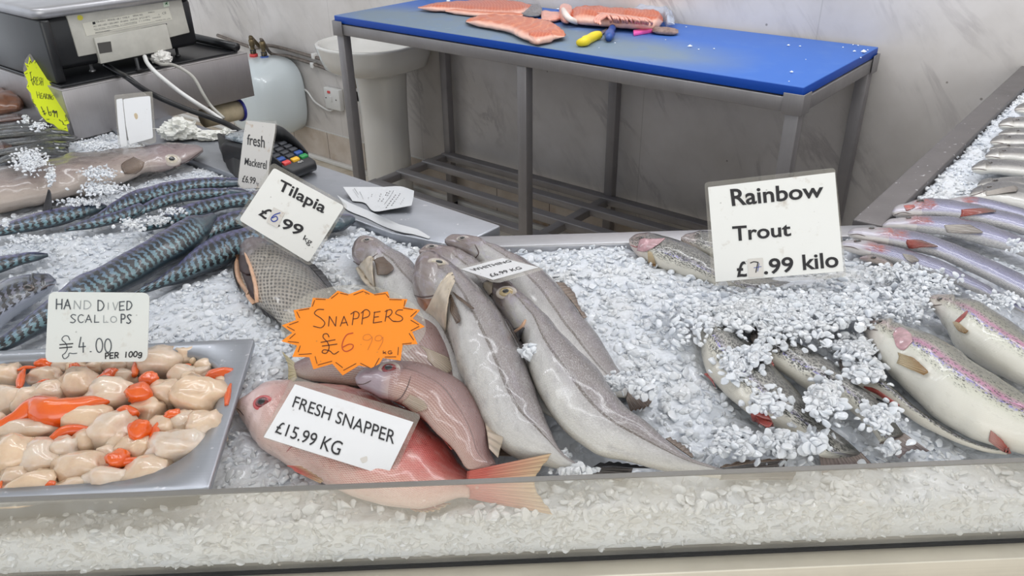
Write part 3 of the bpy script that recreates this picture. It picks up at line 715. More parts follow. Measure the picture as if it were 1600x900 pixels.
# loose ice grains on the board
V = []; F = []
for (u, v, r) in [(1232, 70.5, .006), (1250, 72, .004), (1317, 74, .004), (1335, 80, .005), (1349, 80.5, .010), (1356, 78, .004), (1333, 70, .004), (1341, 71, .004), (1345, 90, .004), (1237, 112, .007), (1259, 93, .003), (1233, 127, .003), (1072, 42, .004), (1078, 72, .008), (1116, 76, .004), (1092, 77, .004), (1040, 62, .003), (961, 67, .003), (936, 74.5, .003), (700, 1.5, .012), (872, 14, .008), (1122, 20+8, .0)]:
    if not r: continue
    p = P(u, v, TZ+r*.5); b0 = len(V)
    for k in range(6):
        d = [(1, 0, 0), (-1, 0, 0), (0, 1, 0), (0, -1, 0), (0, 0, 1), (0, 0, -1)][k]
        V.append(p+np.array(d)*r*random.uniform(.6, 1.1)*np.array([1, 1, .6]))
    F += [[b0+i for i in f] for f in [(0, 2, 4), (2, 1, 4), (1, 3, 4), (3, 0, 4), (2, 0, 5), (1, 2, 5), (3, 1, 5), (0, 3, 5)]]
o = mk('ice_crumbs', V, F, plain('ice_grain', c(228, 234, 240), .2)); setp(o, 'loose ice grains scattered over the blue table top', 'ice', kind='stuff')
# ------------------------------------------------------------------ the ice counter
GZ = .905                                           # top of the front glass
G0, G1 = P(0, 777, GZ), P(1600, 715, GZ)
FD = (G1-G0)/np.linalg.norm(G1-G0)                  # along the glass, left to right
FN = np.array([-FD[1], FD[0], 0])                   # away from the customer
GO = G0*[1, 1, 0]
def Fr(a, b, z): return GO+FD*a+FN*b+np.array([0, 0, z])
def fr(p): q = (np.asarray(p)-GO); return q @ FD, q @ FN
GB = onplane(800, 866, Fr(0, 0, 0), FN)[2]          # bottom of the glass
LX0, LX1 = -.75, 2.1                                # counter run beyond both picture edges
bk0 = P(747, 371, .88); bk1 = P(1340, 352, .88)
BB = (fr(bk0)[1]+fr(bk1)[1])/2                      # back rim of the front section
LEDGE_N, TROUGH_N = -.948, -1.122                   # left wing ledge, in room n
RIM_E0, RIM_E1 = 2.122, 2.172                       # right wing rim, in room e
ct = thing('ice_counter', 'stainless steel fish display counter with a glass front, holding the crushed ice', 'counter', Fr(.55, .3, 0))
gl = box('front_glass', Fr, LX0, LX1, -.006, 0, GB-.02, GZ-.0015, GLASS, ct, 0)
box('glass_edge', Fr, LX0, LX1, -.0062, .0002, GZ-.0015, GZ, GLASS_EDGE, ct, 0)
box('front_rail', Fr, LX0, LX1, -.03, -.001, GB-.062, GB-.004, STEEL_WARM, ct, .002)
box('seal_strip', Fr, LX0, LX1, -.010, .004, GB-.006, GB-.001, BLACK2, ct, 0)
tube('bumper_rail', [Fr(LX0, -.022, GB-.088), Fr(.6, -.022, GB-.088), Fr(LX1, -.022, GB-.088)], .022, STEEL_WARM, ct, 4, 20)
box('front_panel', Fr, LX0, LX1, .0, .02, .10, GB-.05, STEEL_WARM, ct, 0)
# deck under the ice
DZ = GB-.004
deck = [Fr(LX0, .004, DZ), Fr(LX1, .004, DZ), Fr(LX1, .9, DZ), E(3.4, .58, DZ), E(RIM_E1+.02, .58, DZ), E(RIM_E1+.02, -.60, DZ), Fr(fr(bk1)[0], BB-.01, DZ), Fr(fr(bk0)[0]-.05, BB-.01, DZ), E(1.2, TROUGH_N-.01, DZ), E(-.9, TROUGH_N-.01, DZ), Fr(-1.9, 1.2, DZ), Fr(-1.9, .004, DZ)]
prism('deck', deck, (0, 0, -.02), STEEL_DK, ct)
# back rim of the front section, inner face down to the deck
box('back_rim', Fr, fr(bk0)[0]-.04, fr(bk1)[0]+.03, BB-.045, BB, .80, .882, STEEL, ct, .003)
box('back_panel', Fr, fr(bk0)[0]-.04, fr(bk1)[0]+.03, BB-.03, BB-.005, .12, .85, STEEL_DK, ct, 0)
# left wing: flat steel ledge between the ice trough and the aisle
en_end = en(P(782, 352, .88))[0]
lp = [E(-1.2, TROUGH_N, .882), E(en(P(545, 345, .882))[0]+.1, TROUGH_N, .882), P(705, 383, .882), P(743, 371, .882), P(782, 352, .882), E(-1.2, LEDGE_N, .882)]
prism('steel_ledge', lp, (0, 0, -.035), STEEL_WET, ct, .003)
box('ledge_panel', E, -1.2, en_end-.02, LEDGE_N-.05, LEDGE_N-.03, .1, .86, STEEL_DK, ct, 0)
# right wing: narrow rim along the aisle
def wing_rise(n_): return .055*np.clip((np.asarray(n_)+.585)/1.185, 0, 1.05)
box('side_rim', lambda a, b_, z: E(a+.045*(wing_rise(b_)/.055), b_, z+float(wing_rise(b_))), RIM_E0, RIM_E1, -.585, .60, .80, .884, STEEL_RIM, ct, .003)
box('side_panel', E, RIM_E0+.005, RIM_E1-.01, -.58, .56, .1, .82, STEEL_DK, ct, 0)

# ------------------------------------------------------------------ shape of the ice
MOUNDS = []
def mound(u, v, z, r, h): MOUNDS.append((P(u, v, z), r, h))
for a_ in [(1180, 505, .88, .09, .022), (1270, 470, .88, .10, .022), (1060, 480, .88, .12, .015), (950, 420, .88, .1, .012), (1340, 470, .88, .08, .02), (1420, 430, .88, .1, .012), (1000, 560, .87, .1, .012), (250, 385, .88, .08, .012), (120, 380, .88, .08, .010), (300, 470, .87, .09, .006), (1100, 650, .86, .08, .012), (1230, 560, .88, .05, .012), (100, 300, .88, .15, -.004), (220, 205, .88, .05, .02), (1420, 640, .86, .06, .008)]:
    mound(*a_)
MP = np.array([m[0][:2] for m in MOUNDS]); MR = np.array([m[1] for m in MOUNDS]); MH = np.array([m[2] for m in MOUNDS])
def ice_z(x, y):
    x = np.asarray(x, float); y = np.asarray(y, float)
    b = (x-GO[0])*FN[0]+(y-GO[1])*FN[1]
    s = np.clip((b-.02)/.30, 0, 1); s = s*s*(3-2*s)
    z = .846+.027*s
    for (mx, my), r, h in zip(MP, MR, MH):
        z = z+h*np.exp(-((x-mx)**2+(y-my)**2)/(r*r)*1.6)
    n = (x-A0[0])*NV[0]+(y-A0[1])*NV[1]; e = (x-A0[0])*EV[0]+(y-A0[1])*EV[1]
    return z+wing_rise(n)*np.clip((e-2.0)/.15, 0, 1)
def in_ice(x, y):
    b = (x-GO[0])*FN[0]+(y-GO[1])*FN[1]
    e = (x-A0[0])*EV[0]+(y-A0[1])*EV[1]; n = (x-A0[0])*NV[0]+(y-A0[1])*NV[1]
    return (b > .003) & ((b < BB-.046) | (n < TROUGH_N-.002) | ((e > RIM_E1+.002+.045*wing_rise(n)/.055) & (n < .60)))
def side_of(x, y):                                  # 0 left wing, 1 front, 2 right wing
    return np.where(x < -.36-.42*(y-.95), 0, np.where(x > .60+.55*(y-1.0), 2, 1))
# ------------------------------------------------------------------ fish
FOOT = []                                           # footprints: (points, half widths) for keeping ice off
class Fish: pass
def lerp_z(z, f): return z if np.ndim(z) == 0 else np.interp(f, np.linspace(0, 1, len(z)), z)
W_T = [0, .02, .07, .16, .3, .5, .75, .93, 1]; W_V = [.16, .30, .58, .88, 1, 1, .72, .36, .24]
def body(fs, dors, vent, z, mat, th=.5, roll=0., ns=110, mr=44, gill=.2, hmax=None, parent=None, name='body', wv=None, gk=.05):
    zf = lambda k, n: lerp_z(z, k/(n-1))
    a = cr([P(u, v, zf(i, len(dors))) for i, (u, v) in enumerate(dors)], ns)
    b = cr([P(u, v, zf(i, len(vent))) for i, (u, v) in enumerate(vent)], ns)
    C = (a+b)/2; D = (a-b)/2
    hd = np.linalg.norm(D, axis=1); hm = hd.max() if hmax is None else hmax
    s = np.concatenate([[0], np.cumsum(np.linalg.norm(np.diff(C, axis=0), axis=1))])
    V = []; F = []; U1 = []; U2 = []
    Tn = np.gradient(C, axis=0); zup = np.array([0, 0, 1.])
    kk = np.ones(ns); ww = np.zeros(ns); ps = np.zeros(ns)
    for i in range(ns):
        # the outline given is the one seen, so allow for what the body's own thickness adds to it
        w = min(th*hm*np.interp(i/(ns-1), W_T, wv or W_V), hd[i]*1.1+.001)
        d_ = C[i]-CO; ax = np.cross(Tn[i], d_); ax /= np.linalg.norm(ax)+1e-9
        A_, B_ = abs(D[i] @ ax), abs(zup @ ax)
        w = min(w, .72*A_/max(B_, 1e-6)+.0008)
        kk[i] = math.sqrt(max(.3, 1-(w*B_/max(A_, 1e-6))**2)); ww[i] = w; ps[i] = math.atan2(w*(zup @ ax)*np.sign(D[i] @ ax), abs(D[i] @ ax)*kk[i])
    kk = np.convolve(np.pad(kk, 4, 'edge'), np.ones(9)/9, 'valid'); ww = np.convolve(np.pad(ww, 2, 'edge'), np.ones(5)/5, 'valid')
    D = D*kk[:, None]; hd = hd*kk; ps = np.full(ns, np.median(ps))
    for i in range(ns):
        f = i/(ns-1)
        w = ww[i]
        Dn = D[i]/max(hd[i], 1e-6)
        for k in range(mr):
            ph = 2*math.pi*k/mr; cx, sz = math.cos(ph), math.sin(ph)
            disp = 0.
            if gill:
                g_ = gill*(1+.10*(1-abs(cx))-.25*max(0, cx-.55))
                q = (g_-f)
                if abs(cx) < .8:
                    if 0 <= q < .09: disp = gk*hm*(1-q/.09)*(1-(abs(cx)/.8)**2)
                    elif -.02 < q < 0: disp = -.3*gk*hm*(1+q/.02)*(1-(abs(cx)/.8)**2)
            nrm = Dn*cx+np.array([0, 0, sz])
            q3 = Vector(C[i]+D[i]*cx)
            disp += hm*(.045*mnoise.noise(q3*28)+.022*mnoise.noise(q3*75)*(1 if f < .3 else .4))*min(1, 8*f)*min(1, 6*(1-f))
            V.append(C[i]+D[i]*cx+np.array([0, 0, w*sz])+nrm*disp)
            U1.append((f, .5+.5*math.cos(ph-ps[i]+roll)))
            U2.append((s[i], hm*(ph if ph < math.pi else ph-2*math.pi)))
    for i in range(ns-1):
        for k in range(mr): F.append([i*mr+k, i*mr+(k+1) % mr, (i+1)*mr+(k+1) % mr, (i+1)*mr+k])
    F += [list(range(mr))[::-1], [(ns-1)*mr+k for k in range(mr)]]
    o = fixn(mk(name, V, F, mat, parent, True, {'fish': U1, 'skin': U2}))
    if fs is not None:
        fs.C, fs.D, fs.hm, fs.len, fs.z = C, D, hm, s[-1], z
        bm_f = [f_ for f_ in F if len(f_) == 4]
        fs.bvh = BVHTree.FromPolygons([Vector(p) for p in V], bm_f)
        FOOT.append((C[:, :2].copy(), hd*.96, C[:, 2]))
    return o
def cast(fs, u, v):
    d = Vector(ray(u, v)).normalized()
    h = fs.bvh.ray_cast(Vector(CO), d)
    if h[0] is not None:
        n = h[1]; n = -n if n.dot(d) > 0 else n
        return np.array(h[0]), np.array(n)
    p = P(u, v, float(np.mean(fs.z))); return p, np.array([0, 0, 1.])
def dome(name, p, n, r, hgt, mat, parent, asp=1., up=None):
    n = n/np.linalg.norm(n); t = np.array(CR)-n*(CR @ n); t /= np.linalg.norm(t); b = np.cross(n, t)
    V = []; F = []; K = 20; R = 6
    for j in range(R):
        a = j/R*math.pi/2
        for k in range(K):
            w = 2*math.pi*k/K
            V.append(p+(t*math.cos(w)+b*math.sin(w)*asp)*r*math.cos(a)+n*hgt*math.sin(a))
    V.append(p+n*hgt)
    for j in range(R-1):
        for k in range(K): F.append([j*K+k, j*K+(k+1) % K, (j+1)*K+(k+1) % K, (j+1)*K+k])
    for k in range(K): F.append([(R-1)*K+k, (R-1)*K+(k+1) % K, R*K])
    return mk(name, V, F, mat, parent, True)
def eye(fs, u, v, rp, iris=None, pup=None, sock=None, asp=.8, pr=.5, lift=.0):
    iris = iris or EYE_W; pup = pup or PUP
    p, n = cast(fs, u, v); n = n*.35+np.array([0, 0, .25])-.5*_fw; n /= np.linalg.norm(n)
    p = p+n*lift
    dist = (p-CO) @ _fw; r = rp*dist/FPX
    if sock: dome('eye_socket', p-n*.0006, n, r*1.35, r*.32, sock, fs.root, asp)
    e = dome('eye', p, n, r, r*.45, iris, fs.root, asp)
    dome('pupil', p+n*r*(.45*math.sqrt(max(.05, 1-pr*pr))-.02), n, r*pr, r*(.47-.45*math.sqrt(max(.05, 1-pr*pr))+.06), pup, e, asp)
def ribbon(fs, pts, wpx, mat, name, lift=.0006, n=24, taper=True):
    q = cr(np.array(pts, float), n)
    V = []; F = []
    hits = [cast(fs, *x) for x in q]
    for i, (p, nn) in enumerate(hits):
        t = hits[min(i+1, n-1)][0]-hits[max(i-1, 0)][0]; t /= np.linalg.norm(t)+1e-9
        sd = np.cross(nn, t); sd /= np.linalg.norm(sd)+1e-9
        w = wpx*(.62 if 'seam' in name else 1.)*((p-CO) @ _fw)/FPX*.5*(min(1, 4*min(i, n-1-i)/(n-1)+.25) if taper else 1)
        V += [p+nn*lift+sd*w, p+nn*lift-sd*w, p-nn*.001+sd*w, p-nn*.001-sd*w]
    for i in range(n-1):
        a, b = i*4, (i+1)*4
        F += [[a, a+1, b+1, b], [a, b, b+2, a+2], [a+1, a+3, b+3, b+1]]
    return mk(name, V, F, mat, fs.root, True)
def sheet(name, base, tip, mat, fs, z=None, on=False, lift=.0015, nu=26, nv=12, th=.0012, wav=.0012, rays=12, ztip=None, curl=0., zu=None):
    """A fin or flap lofted from its base curve to its tip curve; on=True lays it on the body."""
    a = cr(np.array(base, float), nu); b = cr(np.array(tip, float), nu)
    zz = float(np.mean(fs.z)) if z is None else z
    zt = zz if ztip is None else ztip
    V = []; UV = []
    for layer in (0, 1):
        for j in range(nv):
            f = j/(nv-1)
            for i in range(nu):
                u, v = a[i]*(1-f)+b[i]*f
                if on:
                    p, n = cast(fs, u, v); p = p+n*(lift*(.3+.7*math.sin(min(1, f*1.2)*math.pi/2))+curl*f*f)
                else:
                    zq = zz+(zt-zz)*f if zu is None else zu[0]+(zu[1]-zu[0])*i/(nu-1)
                    p = P(u, v, zq)+np.array([0, 0, wav*f*math.sin(i/(nu-1)*6.283*rays*.5)+curl*f*f]); n = np.array([0, 0, 1.])
                V.append(p-n*th*layer*(1-.7*f)); UV.append((i/(nu-1), f))
    F = []; N = nu*nv
    for j in range(nv-1):
        for i in range(nu-1):
            q = [j*nu+i, j*nu+i+1, (j+1)*nu+i+1, (j+1)*nu+i]
            F += [q, [x+N for x in q[::-1]]]
    for j in range(nv-1):
        for i in (0, nu-1): F.append([j*nu+i, (j+1)*nu+i, (j+1)*nu+i+N, j*nu+i+N])
    for i in range(nu-1):
        for j in (0, nv-1): F.append([j*nu+i, j*nu+i+1, j*nu+i+1+N, j*nu+i+N])
    return fixn(mk(name, V, F, mat, fs.root, True, {'fin': UV}))
def fish(name, label, dors, vent, z, mat, group=None, cat='fish', **kw):
    fs = Fish()
    m = [(dors[0][0]+dors[-1][0])/2, (dors[0][1]+dors[-1][1])/2]
    z0 = float(np.mean(z))
    fs.root = thing(name, label, cat, P(m[0], m[1], z0-.03), group)
    fs.body = body(fs, dors, vent, z, mat, parent=fs.root, **kw)
    return fs

# ---- whiting ------------------------------------------------------
WG = 'whiting on the ice'
w = fish('whiting', 'grey-brown whiting with its head farthest right, running behind the small white price card',
         [(695, 375), (701, 369), (711, 366), (742, 371), (785, 390), (822, 407), (850, 426), (872, 445), (897, 475), (922, 510), (941, 533), (962, 570), (985, 600)],
         [(695, 378), (699, 385), (712, 394), (735, 410), (757, 432), (785, 468), (815, 505), (850, 545), (885, 580), (910, 600), (935, 615), (960, 620), (978, 622)], (.895, .888, .87), WHIT, WG, th=.42, roll=.15, gill=.19)
eye(w, 723, 373, 8, EYE_DIM, PUP, SOCK, .55)
ribbon(w, [(697, 381), (705, 385), (716, 386)], 2, LINE_D, 'mouth_seam'); ribbon(w, [(742, 382), (748, 395), (742, 404)], 3, LINE_D, 'gill_seam')
sheet('dorsal_fin', [(868, 440), (880, 455), (897, 475), (912, 497)], [(880, 441), (897, 457), (905, 478), (918, 495)], F_BROWN, w, .892)
sheet('tail_fin', [(985, 600), (978, 622)], [(1020, 625), (1010, 636), (985, 642)], F_BROWN, w, .872)
w = fish('whiting', 'dull brown whiting lying deepest, its head just behind the foremost open-mouthed whiting',
         [(655, 392), (662, 384), (672, 381), (692, 384), (725, 394), (750, 410), (780, 445), (810, 490), (838, 540), (860, 590), (880, 630)],
         [(655, 395), (660, 402), (672, 412), (690, 430), (715, 460), (745, 500), (775, 545), (805, 590), (830, 625), (850, 645), (868, 655)], (.905, .89, .875), WHIT, WG, th=.38, gill=.18)
eye(w, 675, 386, 8, EYE_DIM, PUP, SOCK, .5)
w = fish('whiting', 'whiting with a brown fan-shaped side fin, leftmost of the whiting heads, on bare ice',
         [(551, 386), (557, 375), (570, 369), (592, 377), (615, 390), (635, 402), (652, 420), (680, 450), (710, 490), (735, 540), (750, 590), (760, 630)],
         [(550, 402), (556, 414), (566, 424), (580, 446), (600, 470), (622, 497), (645, 525), (670, 560), (695, 600), (715, 630), (732, 650), (745, 655)], (.892, .885, .87), WHIT, WG, th=.44, roll=.1, gill=.2)
eye(w, 574, 376, 8, EYE_DIM, PUP, SOCK, .5)
ribbon(w, [(552, 408), (562, 413), (578, 405), (590, 396)], 3, LINE_D, 'mouth_seam')
sheet('belly_flap', [(556, 420), (568, 440), (586, 454)], [(578, 408), (584, 405), (587, 414)], FLAP, w, None, True, .005, curl=.004, th=.003)
sheet('side_fin', [(583, 407), (587, 413), (590, 430)], [(600, 404), (616, 422), (606, 432)], F_BROWN, w, None, True, .004)
w = fish('whiting', 'foremost open-mouthed whiting, long pale body with its throat slit, beside the pink sea bream',
         [(647, 424), (655, 404), (672, 396), (700, 410), (740, 443), (772, 480), (798, 521), (822, 570), (848, 636), (874, 700), (897, 722), (923, 731)],
         [(645, 452), (648, 468), (660, 490), (676, 500), (692, 518), (706, 548), (716, 583), (739, 632), (763, 680), (792, 708), (850, 727), (914, 739)], (.918, .905, .868), WHIT, WG, th=.46, roll=.12, gill=.17)
eye(w, 685, 411, 13, EYE_W, PUP, SOCK, .5, .45)
ribbon(w, [(646, 461), (660, 464), (680, 461), (697, 452)], 3.5, LINE_D, 'mouth_seam')
sheet('throat_opening', [(652, 464), (672, 467), (695, 458)], [(655, 488), (676, 492), (690, 476)], INSIDE_O, w, None, True, .002)
sheet('belly_flap', [(664, 488), (676, 503), (696, 520)], [(704, 439), (708, 438), (713, 452)], FLAP, w, None, True, .007, curl=.006, th=.003)
sheet('side_fin', [(700, 462), (704, 470), (704, 485)], [(708, 463), (722, 500), (717, 508)], F_BROWN, w, None, True, .004)
sheet('side_fin', [(707, 456), (711, 462), (714, 466)], [(733, 478), (741, 486), (735, 486)], F_BROWN, w, None, True, .004)
sheet('tail_fin', [(923, 731), (914, 739)], [(990, 728), (985, 740), (970, 752)], F_GREY, w, .856, ztip=.850)
sheet('belly_fin', [(765, 686), (785, 702), (800, 712)], [(752, 672), (760, 695), (778, 712)], F_BROWN, w, .862)
sheet('tail_edge_fin', [(922, 732), (950, 728), (975, 730)], [(935, 724), (962, 722), (1019, 731)], F_DARK, w, .864, ztip=.86)
w = fish('whiting', 'largest silvery whiting with a gold-ringed eye, in front of its price card',
         [(756, 442), (768, 432), (788, 437), (815, 458), (860, 503), (893, 540), (933, 575), (969, 626), (1005, 656), (1041, 685), (1078, 714), (1115, 728), (1130, 733)],
         [(755, 446), (764, 462), (780, 486), (800, 512), (810, 528), (818, 540), (826, 582), (855, 640), (890, 680), (934, 709), (980, 722), (1050, 738), (1125, 748)], (.915, .905, .863), WHIT, WG, th=.46, roll=.1, gill=.165)
eye(w, 791, 457, 12.5, EYE_G, PUP, SOCK, .72, .42)
ribbon(w, [(757, 447), (762, 455), (770, 462)], 2.5, LINE_D, 'mouth_seam')
sheet('snout_fold', [(756, 441), (763, 440), (770, 442)], [(756, 456), (763, 462), (770, 458)], FLAP, w, None, True, .002)
ribbon(w, [(822, 500), (815, 512), (803, 520), (800, 526)], 5, BONE_OR, 'gill_rim', .002)
sheet('side_fin', [(803, 513), (812, 511), (820, 512)], [(808, 540), (815, 530), (819, 520)], F_DARK, w, None, True, .003)
sheet('dorsal_fin', [(1040, 685), (1060, 700), (1080, 714)], [(1046, 683), (1070, 697), (1085, 714)], F_BROWN, w, .868)
sheet('tail_fin', [(1128, 732), (1124, 749)], [(1232, 717), (1226, 728), (1244, 735), (1238, 750)], F_GREY, w, .858, ztip=.852)
sheet('upper_fin', [(1125, 730), (1150, 727), (1180, 722)], [(1130, 727), (1170, 719), (1231, 717)], F_BROWN, w, .868)

# ---- snappers and breams -------------------------------------------
w = fish('sea_bream', 'mauve striped sea bream mostly hidden under the orange star sign, against the whiting belly',
         [(585, 500), (610, 490), (640, 490), (668, 498), (695, 515), (713, 545), (719, 580), (720, 610)],
         [(582, 520), (590, 545), (605, 570), (625, 590), (650, 605), (680, 620), (700, 625), (712, 622)], (.89, .885, .875), BREAM2, None, th=.4, gill=.22)
sheet('side_fin', [(655, 540), (665, 550), (668, 562)], [(700, 560), (705, 580), (690, 586)], F_PALE, w, None, True, .002)
w = fish('snapper', 'silvery yellow-tailed snapper under the orange star sign, only its tail end showing',
         [(640, 560), (600, 545), (560, 543), (520, 548), (490, 554), (470, 562), (458, 568)],
         [(640, 590), (600, 605), (560, 606), (520, 600), (490, 596), (472, 592), (462, 588)], (.885, .88, .872), BREAM2, None, th=.4, gill=0)
sheet('tail_fin', [(460, 566), (464, 590)], [(440, 548), (450, 572), (449, 604)], F_YEL, w, .876, ztip=.882)
w = fish('sea_bream', 'pinkish grey sea bream with a dark red eye, lying against the red snapper',
         [(555, 590), (563, 580), (580, 572), (598, 568), (625, 565), (660, 568), (694, 581), (722, 598), (746, 629), (761, 667), (764, 698), (776, 726)],
         [(556, 598), (562, 606), (575, 613), (592, 622), (625, 632), (653, 647), (680, 674), (705, 698), (718, 716), (728, 730), (742, 736), (760, 736)], (.912, .905, .878), BREAM, None, th=.36, gill=.25, gk=.07)
eye(w, 608, 576, 13, EYE_R, PUP, SOCK, .72, .5)
ribbon(w, [(556, 600), (568, 600), (580, 595)], 2, LINE_D, 'mouth_seam')
ribbon(w, [(642, 588), (636, 606), (626, 622), (612, 628)], 2, LINE_D, 'gill_seam')
sheet('dorsal_fin', [(737, 616), (752, 642), (760, 672), (764, 700)], [(752, 618), (776, 655), (788, 672), (778, 715)], F_PALE, w, .893)
sheet('side_fin', [(628, 630), (636, 622), (640, 616)], [(650, 644), (668, 640), (664, 628)], F_PALE, w, None, True, .002)
w = fish('red_snapper', 'large pink-red snapper lying along the front glass under the fresh snapper card',
         [(369, 632), (380, 624), (395, 619), (419, 607), (453, 597), (495, 600), (522, 602), (574, 612), (615, 628), (656, 650), (677, 671), (701, 698), (718, 724), (732, 737)],
         [(369, 642), (373, 660), (386, 687), (419, 713), (453, 734), (498, 754), (543, 774), (591, 787), (630, 794), (653, 795), (680, 789), (700, 783), (716, 778), (734, 778)], (.868, .868, .858), SNAP, None, th=.40, gill=.24, gk=.05)
eye(w, 410, 629, 12, EYE_R, PUP, SOCK_R, .8, .52)
ribbon(w, [(370, 638), (375, 642), (381, 649)], 2., LINE_D, 'mouth_seam')
ribbon(w, [(470, 612), (480, 640), (470, 680), (448, 706)], 2, LINE_R, 'gill_seam')
sheet('side_fin', [(448, 727), (455, 730), (460, 735)], [(470, 728), (505, 750), (498, 754)], F_RED, w, .885)
sheet('dorsal_fin', [(560, 608), (600, 620), (640, 640), (676, 668), (705, 702)], [(566, 606), (606, 616), (648, 637), (684, 666), (708, 700)], F_RED, w, .876)
sheet('tail_fin', [(730, 736), (728, 757), (731, 778)], [(862, 708), (835, 755), (864, 804)], F_RED, w, .858, nu=40, nv=18, zu=(.886, .850))
sheet('anal_fin', [(640, 793), (660, 795), (690, 786)], [(650, 800), (680, 798), (705, 786)], F_RED, w, .852)

# ---- tilapia --------------------------------------------------------
w = fish('tilapia', 'dark scaly tilapia with a gaping gill slit, lying below the tilapia price card',
         [(376, 382), (384, 373), (402, 371), (425, 380), (448, 392), (468, 403), (490, 425), (510, 447), (528, 480), (545, 515), (558, 545)],
         [(372, 392), (372, 415), (376, 438), (390, 463), (406, 478), (424, 492), (445, 512), (468, 530), (495, 548), (520, 560), (540, 562)], (.89, .888, .876), TILA, None, th=.42, gill=.30, gk=.03)
sheet('gill_opening', [(373, 400), (379, 399), (386, 399)], [(378, 425), (386, 430), (394, 430)], INSIDE, w, None, True, .003)
sheet('gill_opening', [(377, 422), (386, 427), (394, 427)], [(394, 462), (400, 468), (403, 470)], INSIDE, w, None, True, .003)
ribbon(w, [(374, 400), (371, 418), (374, 438), (388, 458), (400, 473)], 7, BONE_OR, 'gill_rim', .006)
ribbon(w, [(385, 398), (393, 420), (400, 445), (404, 472)], 4, BONE_OR, 'gill_rim', .005)
sheet('dorsal_fin', [(468, 402), (490, 423), (510, 446), (522, 466)], [(480, 404), (504, 425), (516, 442), (530, 462)], F_DARK, w, .892)
sheet('belly_fin', [(406, 480), (425, 494), (448, 514)], [(412, 492), (432, 502), (444, 512)], F_DARK, w, .885)
sheet('side_fin', [(367, 405), (366, 418), (372, 436)], [(362, 412), (368, 440), (378, 460)], F_DARK, w, .885)

# ---- trout ----------------------------------------------------------
TG = 'rainbow trout on the ice'
w = fish('rainbow_trout', 'rainbow trout barely showing behind the top left of the large trout price card',
         [(1064, 371), (1070, 365), (1080, 363), (1105, 361), (1140, 366), (1190, 380), (1240, 400), (1290, 425)], [(1064, 375), (1072, 384), (1090, 395), (1115, 410), (1150, 422), (1195, 432), (1240, 440), (1285, 438)], (.90, .885, .868), TROUT2, TG, th=.45)
eye(w, 1090, 366, 5, EYE_DIM, PUP, None, .6)
w = fish('rainbow_trout', 'speckled trout with a reddish head at the back rim, running behind the large price card',
         [(983, 374), (990, 368), (1002, 366), (1025, 367), (1060, 375), (1085, 387), (1120, 408), (1165, 428), (1210, 437), (1255, 447), (1280, 462)],
         [(983, 380), (990, 394), (1003, 408), (1035, 424), (1085, 440), (1115, 452), (1155, 466), (1195, 474), (1230, 478), (1262, 478), (1280, 474)], (.895, .882, .864), TROUT2, TG, th=.48, gill=.16)
sheet('gill_cover', [(1000, 372), (1020, 373), (1040, 372)], [(996, 392), (1010, 393), (1030, 382)], GILL_P, w, None, True, .0015)
ribbon(w, [(985, 383), (996, 386), (1010, 380)], 2, LINE_R, 'mouth_seam')
eye(w, 1003, 372, 5, EYE_D, PUP, None, .6)
sheet('side_fin', [(1012, 393), (1016, 393), (1019, 395)], [(1016, 414), (1023, 419), (1027, 414)], F_TROUT, w, None, True, .003)
w = fish('rainbow_trout', 'trout half buried in ice with red gut tears, its forked tail reaching the front glass',
         [(1085, 470), (1098, 482), (1114, 504), (1138, 515), (1163, 530), (1197, 560), (1230, 593), (1263, 627), (1290, 662), (1323, 688), (1345, 708)],
         [(1078, 500), (1085, 530), (1096, 565), (1106, 588), (1128, 610), (1160, 640), (1185, 655), (1213, 662), (1250, 682), (1268, 700), (1280, 712)], (.89, .885, .862), TROUT2, TG, th=.45, gill=0)
sheet('tail_fin', [(1345, 706), (1312, 708), (1280, 710)], [(1372, 735), (1318, 728), (1285, 742)], F_TTAIL, w, .858, ztip=.848)
sheet('gut_tear', [(1100, 585), (1106, 590), (1112, 597)], [(1108, 588), (1114, 600), (1118, 612)], GILL, w, None, True, .004)
sheet('gut_tear', [(1172, 640), (1185, 642), (1200, 648)], [(1186, 668), (1200, 674), (1210, 662)], GILL, w, None, True, .006)
w = fish('rainbow_trout', 'trout with a ragged purple-grey tail lying on the ice, right of the half buried one',
         [(1175, 505), (1200, 520), (1228, 528), (1252, 540), (1296, 562), (1330, 590), (1364, 620), (1395, 655), (1412, 678)],
         [(1172, 530), (1185, 555), (1205, 574), (1232, 592), (1262, 608), (1300, 624), (1330, 643), (1358, 668), (1374, 690)], (.892, .886, .868), TROUT2, TG, th=.45, gill=0)
sheet('tail_fin', [(1412, 676), (1394, 686), (1374, 692)], [(1454, 706), (1425, 702), (1405, 716)], F_TTAIL, w, .866, ztip=.864)
sheet('belly_fin', [(1195, 560), (1200, 566), (1206, 572)], [(1197, 553), (1206, 562), (1210, 572)], GILL, w, .893)
w = fish('rainbow_trout', 'trout lying beneath the big white-bellied one, only its pinkish underside showing',
         [(1312, 560), (1330, 560), (1360, 575), (1400, 610), (1450, 650), (1500, 682), (1550, 700), (1580, 705)], [(1310, 572), (1325, 598), (1352, 612), (1390, 632), (1430, 660), (1480, 685), (1530, 704), (1570, 710)], (.872, .87, .858), TROUT2, TG, th=.4, roll=.6, gill=0)
ribbon(w, [(1350, 604), (1370, 612), (1390, 625), (1406, 634)], 6, GILL, 'belly_slit', .002)
w = fish('rainbow_trout', 'white-bellied rainbow trout lying just behind the biggest one, its head on bare ice',
         [(1449, 466), (1455, 462), (1466, 461), (1492, 466), (1532, 478), (1566, 496), (1600, 518), (1650, 550), (1700, 590), (1740, 620)],
         [(1449, 470), (1454, 482), (1466, 497), (1485, 537), (1516, 561), (1560, 588), (1600, 604), (1650, 624), (1700, 636), (1735, 638)], (.903, .90, .88), TROUT, TG, th=.48, roll=.12, gill=.17)
